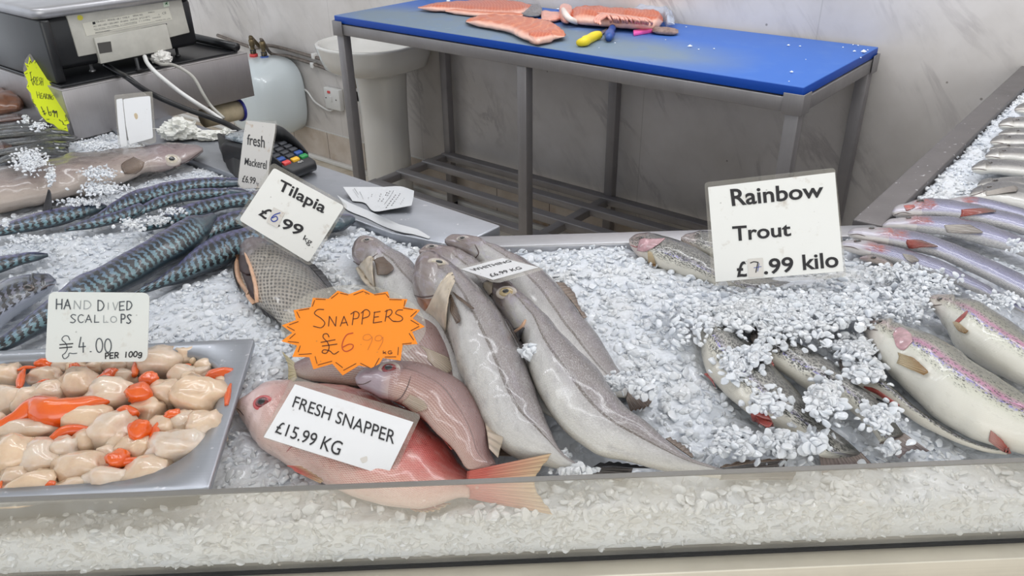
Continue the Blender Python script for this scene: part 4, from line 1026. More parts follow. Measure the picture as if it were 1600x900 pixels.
eye(w, 1469, 467.5, 5, EYE_D, PUP, None, .75)
ribbon(w, [(1451, 474), (1460, 477), (1472, 476)], 1.6, LINE_D, 'mouth_seam')
sheet('gill_slit', [(1490, 504), (1498, 496), (1506, 489), (1511, 485)], [(1492, 510), (1501, 502), (1509, 494), (1513, 487)], GILL, w, None, True, .0008)
sheet('side_fin', [(1489, 503), (1494, 503), (1498, 504)], [(1500, 518), (1510, 522), (1515, 518)], F_TROUT, w, None, True, .003)
w = fish('rainbow_trout', 'biggest rainbow trout, white belly and violet-pink side stripe, nearest the glass on the right',
         [(1347, 505), (1353, 499), (1365, 497), (1385, 501), (1424, 515), (1482, 540), (1532, 574), (1600, 614), (1660, 650), (1720, 690), (1760, 715)],
         [(1347, 509), (1350, 524), (1358, 546), (1374, 574), (1408, 610), (1448, 646), (1499, 678), (1549, 698), (1600, 712), (1670, 726), (1740, 736)], (.90, .895, .87), TROUT, TG, th=.5, roll=.16, gill=.165, gk=.06)
eye(w, 1375, 503, 6, EYE_D, PUP, None, .75)
ribbon(w, [(1349, 512), (1358, 514), (1372, 516)], 2.2, LINE_D, 'mouth_seam')
sheet('gill_cover', [(1395, 522), (1402, 512), (1413, 513), (1424, 522)], [(1397, 530), (1402, 543), (1413, 547), (1426, 534)], GILL_P, w, None, True, .0008)
sheet('side_fin', [(1403, 551), (1405, 558), (1402, 568)], [(1430, 562), (1452, 582), (1446, 588)], F_TROUT, w, None, True, .004)
sheet('belly_fin', [(1548, 672), (1546, 680), (1545, 688)], [(1562, 682), (1580, 702), (1574, 704)], F_TRPINK, w, None, True, .004)

# ---- sea bass on the right wing -------------------------------------
BG = 'sea bass on the right wing'
def bass(label, d, v, z, eyep=None, fin=None, mat=None, red=True, th=.45, fmat=None, mouth=None, gill=.2):
    for _ in range(4): zx = z+float(wing_rise(en(P(d[1][0], d[1][1], zx if _ else z))[1]))
    z = zx
    w = fish('sea_bass', label, d, v, z, mat or BASS, BG, th=th, gill=gill)
    if eyep: eye(w, eyep[0], eyep[1], eyep[2], EYE_D, PUP, None, .55, .6)
    if mouth: ribbon(w, mouth, 1.6, LINE_D, 'mouth_seam')
    if fin: sheet('side_fin', fin[0], fin[1], fmat or F_BASS, w, None, True, .003)
    return w
ups = [(1585, 170, 18, 'sea bass with only its snout tip showing, farthest up the right wing'), (1560, 194, 18, 'small grey sea bass second from the far end of the upper right row'), (1560, 209, 13, 'thin dark-backed sea bass third from the far end of the upper right row'),
       (1547, 221, 19, 'sea bass with shaded gill cover, fourth from the far end of the upper row'), (1546, 232, 13, 'narrow sea bass squeezed in fifth from the far end of the upper right row'), (1539, 243, 20, 'plump white sea bass with a blunt dark snout, sixth in the upper right row'),
       (1518, 262, 20, 'long pale sea bass whose snout sticks out farthest left in the upper right row')]
for i, (u, v, hh, lb) in enumerate(ups):
    zc = .90-.001*i
    wv_ = bass(lb, [(u, v), (u+6, v-hh*.42), (u+20, v-hh*.58), (u+50, v-hh*.62), (u+110, v-hh*.3), (u+180, v+hh*.4)], [(u, v+2), (u+4, v+hh*.35), (u+18, v+hh*.5), (u+50, v+hh*.62), (u+110, v+hh*.95), (u+180, v+hh*1.0)], zc, (u+30, v-hh*.38, 3.2), None, BASS2, th=.5, mouth=[(u+1, v+hh*.12), (u+12, v+hh*.1), (u+24, v+hh*.2)])
bass('sea bass with dark eye patches, half under the pale one with a brown fin', [(1527, 288), (1532, 281), (1545, 278), (1575, 276), (1620, 280), (1700, 300)], [(1527, 291), (1531, 296), (1545, 300), (1580, 302), (1625, 306), (1700, 318)], .893, (1556, 282, 4), None, BASS2)
w = bass('pale sea bass with a long brown side fin, lowest of the upper right row', [(1515, 303), (1520, 294), (1535, 288), (1560, 284), (1610, 290), (1700, 315)], [(1515, 306), (1518, 312), (1530, 317), (1565, 325), (1620, 340), (1700, 350)], .895, (1546, 292, 4), ([(1540, 300), (1540, 303), (1541, 306)], [(1585, 292), (1590, 296), (1588, 301)]), BASS2, mouth=[(1517, 306), (1528, 303), (1540, 298)])
bass('sea bass lying mostly behind the bloody-gilled one, only its back showing', [(1470, 314), (1489, 308), (1510, 307), (1545, 310), (1600, 326), (1680, 360)], [(1475, 320), (1490, 325), (1515, 330), (1550, 335), (1600, 345), (1680, 372)], .89, None, None, BASS, gill=0)
w = bass('bloody-gilled sea bass with a red fin, topmost of the lower right group', [(1394, 329), (1398, 322), (1408, 318), (1436, 311), (1470, 310), (1504, 315), (1546, 324), (1600, 338), (1680, 375)], [(1394, 333), (1399, 338), (1415, 340), (1440, 342), (1470, 343), (1500, 346), (1546, 354), (1600, 368), (1680, 400)], .897, (1438, 314, 6), ([(1502, 328), (1502, 334), (1500, 339)], [(1540, 327), (1556, 332), (1545, 334)]), BASS, fmat=F_BASSR, mouth=[(1397, 336), (1410, 332), (1424, 334)])
sheet('cheek_stain', [(1412, 321), (1420, 320), (1428, 320)], [(1416, 330), (1422, 328), (1430, 324)], GILL, w, None, True, .001)
w = bass('sea bass with a grey side fin and pink gills, second in the lower right group', [(1379, 351), (1384, 344), (1395, 341), (1421, 338), (1451, 336), (1489, 339), (1536, 349), (1600, 372), (1680, 410)], [(1379, 354), (1386, 358), (1400, 359), (1423, 360), (1470, 367), (1508, 376), (1546, 386), (1600, 402), (1680, 440)], .897, (1420, 341, 4.5), ([(1475, 352), (1477, 357), (1480, 363)], [(1515, 353), (1536, 365), (1512, 366)]), BASS)
w = bass('sea bass with flared pink gill cover and brown fin, third in the lower right group', [(1325, 363), (1330, 357), (1342, 355), (1376, 355), (1421, 360), (1470, 373), (1527, 396), (1600, 430), (1680, 475)], [(1325, 366), (1333, 373), (1350, 378), (1372, 382), (1413, 390), (1466, 404), (1527, 432), (1600, 468), (1680, 510)], .9, (1362, 357, 5), ([(1417, 375), (1416, 380), (1420, 388)], [(1440, 377), (1466, 387), (1440, 387)]), BASS, fmat=F_BASSR, mouth=[(1328, 367), (1340, 366), (1352, 369)])
w = bass('slim silver sea bass lying against the right edge of the trout price card', [(1312, 380), (1320, 376), (1338, 374), (1376, 381), (1417, 390), (1470, 407), (1508, 427), (1550, 450), (1600, 480)], [(1312, 384), (1322, 392), (1347, 400), (1394, 412), (1451, 430), (1489, 443), (1530, 460), (1570, 478), (1600, 490)], .893, (1340, 377, 6), ([(1410, 397), (1412, 401), (1416, 406)], [(1428, 402), (1436, 409), (1425, 412)]), BASS, mouth=[(1316, 385), (1330, 386), (1342, 390)])
w = bass('brownish fish head poking out of the ice beside the trout price card', [(1343, 402), (1352, 399), (1365, 398), (1380, 404), (1395, 411)], [(1344, 405), (1354, 409), (1368, 412), (1382, 416), (1395, 418)], .89, (1365, 402.5, 4.5), None, HAKE, gill=0)

# ---- mackerel --------------------------------------------------------
MG = 'mackerel on the left wing'
def mack(label, d, v, z, eyep=None, mat=None, th=.6, roll=-.35, head=True, tail=None, gill=.17):
    w = fish('mackerel', label, d, v, z, mat or MACK, MG, th=th, roll=roll, gill=gill if head else 0)
    if eyep: eye(w, eyep[0], eyep[1], eyep[2], EYE_D, PUP, None, .7, .55)
    if tail: sheet('tail_fin', tail[0], tail[1], F_DARK, w, z if np.ndim(z) == 0 else z[-1])
    return w
w = mack('mackerel with an upright dark back fin, nearest the hake', [(167, 321), (160, 317), (150, 317), (107, 322), (50, 335), (0, 352), (-60, 372)], [(167, 324), (160, 330), (150, 334), (112, 347), (62, 360), (0, 370), (-60, 385)], .893)
sheet('dorsal_fin', [(66, 331), (74, 330), (82, 328)], [(75, 296), (78, 297), (80, 302)], F_DARK, w, .90, ztip=.93)
mack('mackerel whose back arches highest, just below the hake and behind the fresh mackerel card', [(395, 288), (385, 281), (372, 279), (312, 278), (250, 287), (200, 302), (165, 325), (140, 342)], [(395, 292), (385, 292), (372, 292), (300, 299), (237, 316), (190, 332), (165, 344), (142, 350)], .896)
mack('mackerel running from the mackerel card towards the short dark one, second below the hake', [(392, 300), (383, 296), (372, 294), (300, 295), (250, 307), (222, 320), (190, 340)], [(392, 304), (384, 306), (372, 306), (287, 316), (240, 330), (215, 340), (190, 350)], .894)
mack('short dark-headed mackerel lying on loose ice, between the arched one and the ice', [(228, 323), (222, 318), (212, 319), (175, 332), (125, 347), (100, 356)], [(228, 327), (222, 333), (212, 340), (175, 351), (135, 359), (102, 362)], .897)
mack('bright barred mackerel lying just under the corner of the tilapia card', [(440, 300), (430, 297), (392, 299), (350, 305), (300, 317), (240, 339), (215, 352)], [(440, 306), (432, 314), (390, 322), (350, 328), (312, 340), (265, 354), (225, 362)], .893)
mack('mackerel whose dark snout sticks out right of the tilapia card', [(555, 340), (548, 334), (530, 333), (480, 330), (430, 325), (377, 328), (335, 342), (310, 356)], [(555, 346), (546, 354), (530, 362), (480, 368), (430, 365), (375, 358), (332, 374), (310, 380)], .89)
mack('mackerel beside the largest one, its front hidden under the tilapia card', [(455, 352), (440, 345), (415, 346), (382, 357), (350, 364), (312, 382), (275, 416), (230, 448), (180, 480)], [(455, 360), (445, 376), (415, 390), (370, 407), (350, 417), (287, 441), (230, 458), (190, 470), (170, 500)], .892)
w = mack('largest mackerel, dark head pointing at the tilapia card, lying diagonally over the others', [(339, 336), (331, 333), (318, 338), (287, 347), (258, 360), (225, 379), (175, 406), (125, 431), (100, 446), (62, 479), (25, 509), (-10, 535)], [(339, 342), (335, 358), (325, 377), (300, 396), (262, 418), (225, 441), (185, 462), (150, 482), (110, 500), (72, 518), (25, 542), (-10, 555)], (.903, .905, .89), roll=-.15)
sheet('dorsal_fin', [(225, 380), (240, 371), (255, 363)], [(252, 368), (258, 366), (262, 366)], F_DARK, w, .905, ztip=.925)
sheet('tail_fin', [(-10, 535), (-10, 555)], [(-60, 545), (-40, 570), (-50, 600)], F_DARK, w, .885)
w = mack('silver-cheeked mackerel head looking right, at the left edge above the scallop card', [(88, 437), (83, 430), (73, 427), (37, 430), (0, 441), (-60, 470)], [(88, 441), (82, 452), (62, 468), (30, 491), (0, 516), (-50, 550)], .90, (45, 450, 9), MACKH, roll=0., gill=.30)
ribbon(w, [(86, 444), (76, 446), (64, 452)], 2, LINE_D, 'mouth_seam')
mack('short dark tail end of a mackerel at the left edge, lying on loose ice', [(75, 396), (60, 394), (30, 396), (0, 400), (-60, 408)], [(75, 401), (60, 407), (37, 413), (0, 427), (-60, 445)], .892, head=False)

# ---- hake ------------------------------------------------------------
w = fish('hake', 'big brownish hake with a wide round eye, stretched out under the blank card',
         [(317, 231), (308, 227), (290, 226), (250, 226), (187, 234), (100, 244), (25, 257), (-40, 268), (-120, 280)], [(317, 237), (308, 245), (285, 258), (262, 266), (225, 273), (187, 290), (100, 312), (0, 334), (-120, 352)], .90, HAKE, None, th=.5, roll=.05, gill=.235, gk=.015)
eye(w, 269, 250, 10, EYE_W, PUP, SOCK, .85, .48)
ribbon(w, [(316, 235), (300, 247), (284, 256), (272, 262)], 2.4, LINE_D, 'mouth_seam')
sheet('side_fin', [(226, 254), (222, 264), (212, 272)], [(208, 246), (190, 258), (194, 272)], F_BROWN, w, None, True, .002)

# ---- herring -----------------------------------------------------------
HG = 'herring heaped at the left edge'
def herr(label, d, v, z, mat=None): return fish('herring', label, d, v, z, mat or HERR, HG, th=.5, gill=.2)
herr('reddish dark herring at the top of the herring heap', [(41, 180), (30, 177), (0, 181), (-50, 188)], [(41, 185), (30, 189), (0, 193), (-50, 200)], .92, HERR_R)
herr('herring with a blunt tail tip under the point of the yellow star sign', [(89, 195), (80, 191), (50, 190), (0, 192), (-50, 196)], [(89, 199), (80, 200), (50, 203), (0, 207), (-50, 214)], .912)
herr('longest herring of the heap, pointed snout beneath the yellow star sign', [(108, 206), (98, 202), (60, 197), (0, 203), (-50, 208)], [(108, 210), (98, 211), (60, 214), (0, 218), (-50, 224)], .908)
herr('herring with a hooked dark tip, third from the bottom of the herring heap', [(121, 213), (112, 211), (80, 209), (40, 214), (-30, 222)], [(121, 216), (112, 220), (80, 222), (40, 228), (-30, 236)], .902)
herr('green-edged herring second from the bottom of the herring heap', [(108, 222), (98, 220), (70, 220), (40, 226), (-20, 236)], [(108, 230), (98, 232), (70, 234), (40, 240), (-20, 248)], .898)
herr('lowest dark herring, against the back of the hake', [(107, 230), (98, 229), (70, 230), (40, 236), (0, 244)], [(107, 240), (98, 243), (70, 244), (40, 250), (0, 256)], .892)
fish('dark_fish', 'dark fish head with reddish scales at the left edge, below the herring heap', [(20, 224), (12, 221), (0, 220), (-40, 226)], [(18, 232), (10, 238), (0, 241), (-40, 246)], .90, HERR_R, th=.5, gill=0)
fish('smoked_fish', 'rounded orange-brown fish end above the herring, at the left edge', [(37, 158), (28, 146), (10, 139), (-10, 137), (-60, 140)], [(37, 165), (30, 174), (12, 178), (-10, 180), (-60, 184)], .925, plain('orange_brown_skin', c(128, 84, 60), .35, nz=.45, nsc=40, coat=.4), th=.5, gill=0)
# ------------------------------------------------------------------ scallop pan
PZ = .893
PBR, PTR = P(326, 764, PZ), P(398, 528, PZ)
pd = PTR-PBR; PL = np.linalg.norm(pd); pY = pd/PL; pX = np.array([pY[1], -pY[0], 0])
bk = P(0, 547, PZ)-PTR; bk /= np.linalg.norm(bk); pX = -bk   # the back rim runs left
PWID = .50
def Pp(a, b, z): return PBR - pX*a + pY*b + np.array([0, 0, z])*1.0 - np.array([0, 0, PZ])   # a: leftwards, b: towards the back, z absolute
def in_pan(x, y, m=.0):
    q = np.stack([x-PBR[0], y-PBR[1]], -1)
    det = pX[0]*pY[1]-pX[1]*pY[0]
    a = -(q[..., 0]*pY[1]-q[..., 1]*pY[0])/det; b = (pX[0]*q[..., 1]-pX[1]*q[..., 0])/det
    return (a > -m) & (a < PWID+m) & (b > -m) & (b < PL+m)
pan = thing('steel_pan', 'stainless steel catering pan sunk in the ice, heaped with scallops', 'pan', Pp(PWID/2, PL/2, .80))
def rr(a0, a1, b0, b1, r, n=10):
    o = []
    for (ca, cb, s) in ((a1-r, b1-r, 0), (a0+r, b1-r, 1), (a0+r, b0+r, 2), (a1-r, b0+r, 3)):
        for k in range(n):
            w = (s+k/(n-1))*math.pi/2; o.append((ca+r*math.cos(w), cb+r*math.sin(w)))
    return o
rings = [(rr(0, PWID, 0, PL, .006), PZ-.008), (rr(0, PWID, 0, PL, .006), PZ-.001), (rr(.002, PWID-.002, .002, PL-.002, .006), PZ), (rr(.020, PWID-.020, .020, PL-.020, .085), PZ-.001), (rr(.025, PWID-.025, .023, PL-.023, .083), PZ-.006), (rr(.032, PWID-.032, .030, PL-.030, .076), PZ-.08), (rr(.04, PWID-.04, .04, PL-.04, .066), PZ-.088)]
V = []; F = []; n_ = 40
for rg, z in rings:
    for a, b_ in rg: V.append(Pp(a, b_, z))
for i in range(len(rings)-1):
    for k in range(n_): F.append([i*n_+k, i*n_+(k+1) % n_, (i+1)*n_+(k+1) % n_, (i+1)*n_+k])
F.append([(len(rings)-1)*n_+k for k in range(n_)])
o = fixn(mk('pan_shell', V, F, STEEL_WET, pan, True)); m_ = o.modifiers.new('s', 'SOLIDIFY'); m_.thickness = .0012

# ------------------------------------------------------------------ scallops
def blob(name, ctr, rx, ry, rz, yaw, mat, parent, amp=.1, fr=2.2, p=.8, sub=3, tilt=(0, 0)):
    bm = bmesh.new(); bmesh.ops.create_icosphere(bm, subdivisions=sub, radius=1)
    off = Vector((random.uniform(-50, 50), random.uniform(-50, 50), 0))
    R = Matrix.Rotation(yaw, 3, 'Z') @ Matrix.Rotation(tilt[0], 3, 'X') @ Matrix.Rotation(tilt[1], 3, 'Y')
    V = []
    for v in bm.verts:
        q = v.co.normalized()
        d = 1+amp*mnoise.noise(q*fr*.6+off)+amp*.5*mnoise.noise(q*fr*1.7+off)
        q2 = Vector([math.copysign(abs(x)**p, x) for x in q])*d
        V.append(np.array(ctr)+np.array(R @ Vector((q2.x*rx, q2.y*ry, q2.z*rz))))
    F = [[v.index for v in f.verts] for f in bm.faces]; bm.free()
    return mk(name, V, F, mat, parent, True)
K4 = 1/3.4625
def z4(x, y): return x*K4, 530+y*K4
SCA = [  # muscle in the zoomed crop: cx, cy, rx, ry, squareness ; roe list
 (420, 150, 60, 32, 0, [(405, 160, 34, 44, .3)]), (335, 150, 75, 32, 0, [(236, 130, 40, 38, .5)]), (620, 140, 60, 36, 0, []), (520, 150, 45, 30, 0, []), (720, 130, 45, 35, 0, [(742, 150, 30, 48, .3)]),
 (40, 195, 66, 62, 0, [(118, 215, 30, 52, .2), (145, 160, 50, 14, 0)]), (240, 205, 88, 46, 0, [(245, 236, 48, 17, 0)]), (860, 140, 108, 84, 0, [(800, 218, 48, 52, .6)]), (1010, 95, 66, 54, 0, []), (1120, 145, 54, 36, 0, []), (985, 200, 82, 50, 0, []), (950, 115, 60, 36, 0, [(1010, 148, 24, 14, .3)]),
 (430, 255, 98, 76, .2, []), (640, 220, 88, 46, 0, [(580, 200, 62, 46, 1.2)]), (1080, 190, 50, 34, 0, [(1187, 190, 68, 46, .4)]), (1210, 248, 48, 42, 0, []),
 (50, 345, 78, 92, .3, []), (150, 345, 62, 66, 0, []), (270, 298, 92, 68, .1, []), (595, 305, 118, 78, .1, [(750, 290, 66, 72, .7)]), (890, 312, 82, 78, .2, []), (1092, 322, 136, 96, .2, [(1237, 300, 24, 58, .2)]), (1030, 230, 50, 40, 0, []),
 (160, 492, 152, 60, .1, [(285, 410, 230, 66, .35)]), (500, 440, 128, 68, 0, [(690, 398, 62, 52, 2.6)]), (800, 390, 84, 62, 0, [(935, 410, 46, 38, .3)]), (995, 460, 60, 58, 0, []), (1115, 490, 84, 96, .2, []),
 (610, 495, 118, 86, .4, [(762, 490, 62, 70, .8)]), (890, 490, 66, 62, 0, [(846, 508, 36, 62, 0)]), (640, 560, 62, 48, .3, []), (460, 560, 84, 62, .3, [(385, 520, 112, 48, .5)]), (355, 600, 70, 58, 0, []),
 (72, 640, 108, 104, .1, []), (228, 660, 98, 92, .3, [(228, 612, 112, 40, 0)]), (745, 590, 80, 68, 0, [(640, 645, 66, 62, .9), (705, 680, 118, 34, .2)]), (955, 600, 148, 88, .1, []), (1040, 580, 70, 66, 0, []), (580, 630, 46, 50, 0, []),
 (75, 765, 70, 62, 0, []), (432, 700, 138, 72, .5, []), (250, 760, 60, 46, 0, [(268, 790, 30, 26, .3)]), (590, 770, 106, 66, 0, []), (800, 728, 122, 72, .1, []), (150, 815, 148, 62, .1, []), (400, 805, 108, 46, .1, []), (720, 700, 60, 40, 0, []), (920, 690, 54, 46, 0, []),
 (-40, 480, 60, 60, 0, []), (-60, 760, 60, 60, 0, [(4, 790, 14, 26, 0)]), (60, 540, 60, 40, 0, [])]
rows = {}
for it in SCA:
    r_ = 0 if it[1] < 165 else 1 if it[1] < 265 else 2 if it[1] < 360 else 3 if it[1] < 520 else 4 if it[1] < 670 else 5
    rows.setdefault(r_, []).append(it)
RN = ['back row', 'second row from the back', 'third row from the back', 'third row from the front', 'second row from the front', 'front row']
ORD = ['leftmost', 'second', 'third', 'fourth', 'fifth', 'sixth', 'seventh', 'eighth', 'ninth', 'tenth', 'eleventh', 'twelfth']
for r_, lst in rows.items():
    lst.sort(key=lambda q: q[0])
    for i, (cx, cy, rx, ry, sq, roes) in enumerate(lst):
        zc = .880 - .004*(r_ in (0, 5)) + random.uniform(-.002, .003) + (.004 if rx > 100 else 0)
        u, v = z4(cx, cy); p = P(u, v, zc); a, b_ = None, None
        dist = (p-CO) @ _fw; k = K4*dist/FPX
        dep = -(ray(u, v)/np.linalg.norm(ray(u, v)))[2]
        wx = rx*k*1.15; hz = min(.033, ry*k*1.15); wy = max(min(ry*k*1.4, wx*1.05), ry*k*.9)
        look = 'scallop with orange roe' if roes else 'plain cream scallop'
        pos = ('leftmost' if i == 0 else ORD[i]+' from left')
        s_ = thing('scallop', f'{look}, {RN[r_]} of the pan, {pos}', 'scallop', p-np.array([0, 0, hz]), 'scallops in the steel pan')
        # keep inside the pan opening
        blob('muscle', p, wx, wy, hz, random.uniform(-.25, .25), SCAL, s_, .34, 1.9, .84, tilt=(random.uniform(-.35, .1), random.uniform(-.25, .25)))
        for (qx, qy, sx, sy, ang) in roes:
            u, v = z4(qx, qy); pr = P(u, v, zc+.008+hz*.25)
            kk = K4*((pr-CO) @ _fw)/FPX
            wx2, wy2 = sx*kk, max(sy*kk*.9, sx*kk*.3)
            L = max(sx, sy)*kk
            if sx > 150:      # the long tongue across the middle
                pts = [z4(-20, 480), z4(90, 430), z4(190, 385), z4(300, 405), z4(400, 385), z4(500, 350), z4(598, 333)]
                tube('roe', [P(a_, b2, zc+.010) for a_, b2 in pts], [.006, .009, .017, .020, .017, .011, .003], ROE, s_, 40, 16)
            elif max(sx, sy)/min(sx, sy) > 1.5:
                # curved strip
                dx, dy = (sx, -sy*.6) if sx > sy else (sx*.5, -sy)
                if ang > .8: dx, dy = -abs(dx), dy
                pts = [z4(qx-dx, qy-dy), z4(qx-dx*.3, qy-dy*.2-min(sx, sy)*.5), z4(qx+dx*.4, qy+dy*.5-min(sx, sy)*.3), z4(qx+dx, qy+dy)]
                rr_ = min(sx, sy)*kk*.75
                tube('roe', [P(a_, b2, zc+.010) for a_, b2 in pts], [rr_*.6, rr_, rr_*.9, rr_*.35], ROE, s_, 24, 14)
            else:
                blob('roe', pr, wx2, wy2, min(.014, wy2*.8), ang, ROE, s_, .3, 2., .9, tilt=(random.uniform(-.4, .2), random.uniform(-.3, .3)))
        if not roes and rx > 60 and random.random() < .35:
            u, v = z4(cx+rx*.5, cy+ry*.5)
            blob('frill', P(u, v, zc+.004), rx*k*.35, rx*k*.22, .006, random.uniform(0, 3), FRILL, s_, .3, 2.4, .9, sub=2)

# ------------------------------------------------------------------ packed ice bed
def footmask(x, y, grow=1.):
    bad = np.zeros(len(x), bool)
    for Cc, hd, zc in FOOT:
        lo = Cc.min(0)-hd.max(); hi = Cc.max(0)+hd.max()
        idx = np.where((x > lo[0]) & (x < hi[0]) & (y > lo[1]) & (y < hi[1]) & ~bad)[0]
        if len(idx) == 0: continue
        d = np.hypot(x[idx, None]-Cc[None, :, 0], y[idx, None]-Cc[None, :, 1])-hd[None, :]*grow
        bad[idx[d.min(1) < 0]] = True
    return bad
ST = .006
aa = np.arange(-1.5, 2.1, ST); bb = np.concatenate([[.004], np.arange(.009, 2.1, ST)])
AA, BBg = np.meshgrid(aa, bb)
X = GO[0]+FD[0]*AA+FN[0]*BBg; Y = GO[1]+FD[1]*AA+FN[1]*BBg
inside = in_ice(X, Y) & ~in_pan(X, Y, -.03)
U_, V_ = proj(np.stack([X, Y, np.full_like(X, .87)], -1).reshape(-1, 3)); U_ = U_.reshape(X.shape); V_ = V_.reshape(X.shape)
inside &= (U_ > -260) & (U_ < 1860) & (V_ > -120) & (V_ < 1100)
Zb = ice_z(X, Y)
nzv = np.array([mnoise.noise(Vector((x*55, y*55, 0)))*.004+mnoise.noise(Vector((x*120, y*120, 3)))*.0025 for x, y in zip(X.ravel(), Y.ravel())]).reshape(X.shape)
Z = Zb+nzv-.001
low = footmask(X.ravel(), Y.ravel(), .8).reshape(X.shape)
Z = np.where(low, Z-.004, Z)
SD = side_of(X, Y)
ICE_LAB = ['crushed ice under the mackerel, hake and herring on the left wing', 'crushed ice of the front section between the glass and the back rim', 'crushed ice under the sea bass on the right wing']
chunkV = [[], [], []]; chunkF = [[], [], []]; chunkA = [[], [], []]; cnt = [0, 0, 0]
for s_ in range(3):
    m = inside & (SD == s_)
    q = m[:-1, :-1] & (inside[1:, :-1] & inside[:-1, 1:] & inside[1:, 1:])
    jj, ii = np.where(q)
    W_ = X.shape[1]
    quads = np.stack([jj*W_+ii, jj*W_+ii+1, (jj+1)*W_+ii+1, (jj+1)*W_+ii], 1)
    used, inv = np.unique(quads, return_inverse=True)
    vv = np.stack([X.ravel()[used], Y.ravel()[used], Z.ravel()[used]], 1)
    # skirt down to the deck along the border so the bed is a solid body
    qi = inv.reshape(-1, 4)
    edges = np.concatenate([qi[:, [0, 1]], qi[:, [1, 2]], qi[:, [2, 3]], qi[:, [3, 0]]])
    key = np.sort(edges, 1); uq, ix, ct_ = np.unique(key, axis=0, return_index=True, return_counts=True)
    be = edges[ix[ct_ == 1]]
    bv = np.unique(be); mp = {b: len(vv)+i for i, b in enumerate(bv)}
    low_ = vv[bv].copy(); low_[:, 2] = DZ+.001
    vv = np.vstack([vv, low_])
    sk = [[b, a, mp[a], mp[b]] for a, b in be]
    chunkV[s_].append(vv); chunkF[s_].append(('q', np.vstack([qi, np.array(sk)]))); chunkA[s_].append(np.full(len(vv), -1.)); cnt[s_] = len(vv)

# ------------------------------------------------------------------ loose granules
def variants(sub, n):
    out = []
    for _ in range(n):
        bm = bmesh.new(); bmesh.ops.create_icosphere(bm, subdivisions=sub, radius=1)
        co = np.array([v.co[:] for v in bm.verts]); fa = np.array([[v.index for v in f.verts] for f in bm.faces]); bm.free()
        for _k in range(rng.integers(7, 12)):
            nn = rng.normal(size=3); nn /= np.linalg.norm(nn); d = rng.uniform(.45, .8)
            h = co @ nn; co = co-np.outer(np.maximum(h-d, 0)*.93, nn)
        co += rng.normal(size=co.shape)*.015
        co *= np.array([rng.uniform(.8, 1.25), rng.uniform(.7, 1.), rng.uniform(.36, .66)])
        out.append((co, fa))
    return out
VAR_LO, VAR_HI = variants(2, 14), variants(3, 14)
def add_chunks(pts, rad, side, hi):
    for s_ in range(3):
        for hf, var in ((False, VAR_LO), (True, VAR_HI)):
            idx = np.where((side == s_) & (hi == hf))[0]
            if len(idx) == 0: continue
            vi = rng.integers(0, len(var), len(idx))
            for k, (co, fa) in enumerate(var):
                ii = idx[vi == k]
                if len(ii) == 0: continue
                q = rng.normal(size=(len(ii), 4)); q[:, 1:3] *= .38; q /= np.linalg.norm(q, axis=1)[:, None]
                w, x, y, z = q.T
                R = np.stack([1-2*(y*y+z*z), 2*(x*y-z*w), 2*(x*z+y*w), 2*(x*y+z*w), 1-2*(x*x+z*z), 2*(y*z-x*w), 2*(x*z-y*w), 2*(y*z+x*w), 1-2*(x*x+y*y)], 1).reshape(-1, 3, 3)
                vv = np.einsum('nij,vj->nvi', R, co)*rad[ii, None, None]+pts[ii, None, :]
                b = cnt[s_]+np.arange(len(ii))*len(co)
                ff = (fa[None]+b[:, None, None]).reshape(-1, 3)
                chunkV[s_].append(vv.reshape(-1, 3)); chunkF[s_].append(('t', ff)); chunkA[s_].append(np.repeat(rng.random(len(ii)), len(co)))
                cnt[s_] += len(ii)*len(co)
N0 = 140000
x = rng.uniform(-1.7, 1.95, N0); y = rng.uniform(.5, 2.7, N0)
z = ice_z(x, y)
u, v = proj(np.stack([x, y, z], 1))
ok = in_ice(x, y) & (u > -160) & (u < 1760) & (v > -30) & (v < 860)
bfr = (x-GO[0])*FN[0]+(y-GO[1])*FN[1]
ok &= (bfr > .008) & ~in_pan(x, y, -.026)
rad = rng.choice([.0042, .0058, .0078, .0105], N0, p=[.36, .34, .22, .08])*rng.uniform(.85, 1.2, N0)
x, y, z, rad = x[ok], y[ok], z[ok], rad[ok]
rad = rad*np.where(side_of(x, y) == 1, np.interp(y, [.6, 1.2], [1., .8]), .72)
bad = footmask(x, y, .92)
x, y, z, rad = x[~bad], y[~bad], z[~bad], rad[~bad]
z = z+rng.uniform(-.0055, .001, len(z))+.1*rad
pts = np.stack([x, y, z], 1)
print('granules', len(pts))
far = np.linalg.norm(pts-CO, axis=1)
add_chunks(pts, rad, side_of(x, y), (far < 1.45))
# granules pressed against the inside of the glass
n2 = 2600
a = rng.uniform(-.2, 1.3, n2); zz = rng.uniform(GB-.005, .848, n2)
pts = np.array([Fr(q, .0065+rng.uniform(-.001, .002), w_) for q, w_ in zip(a, zz)])
r2 = rng.choice([.004, .006, .008], n2)
add_chunks(pts, r2, np.ones(n2, int), np.ones(n2, bool))
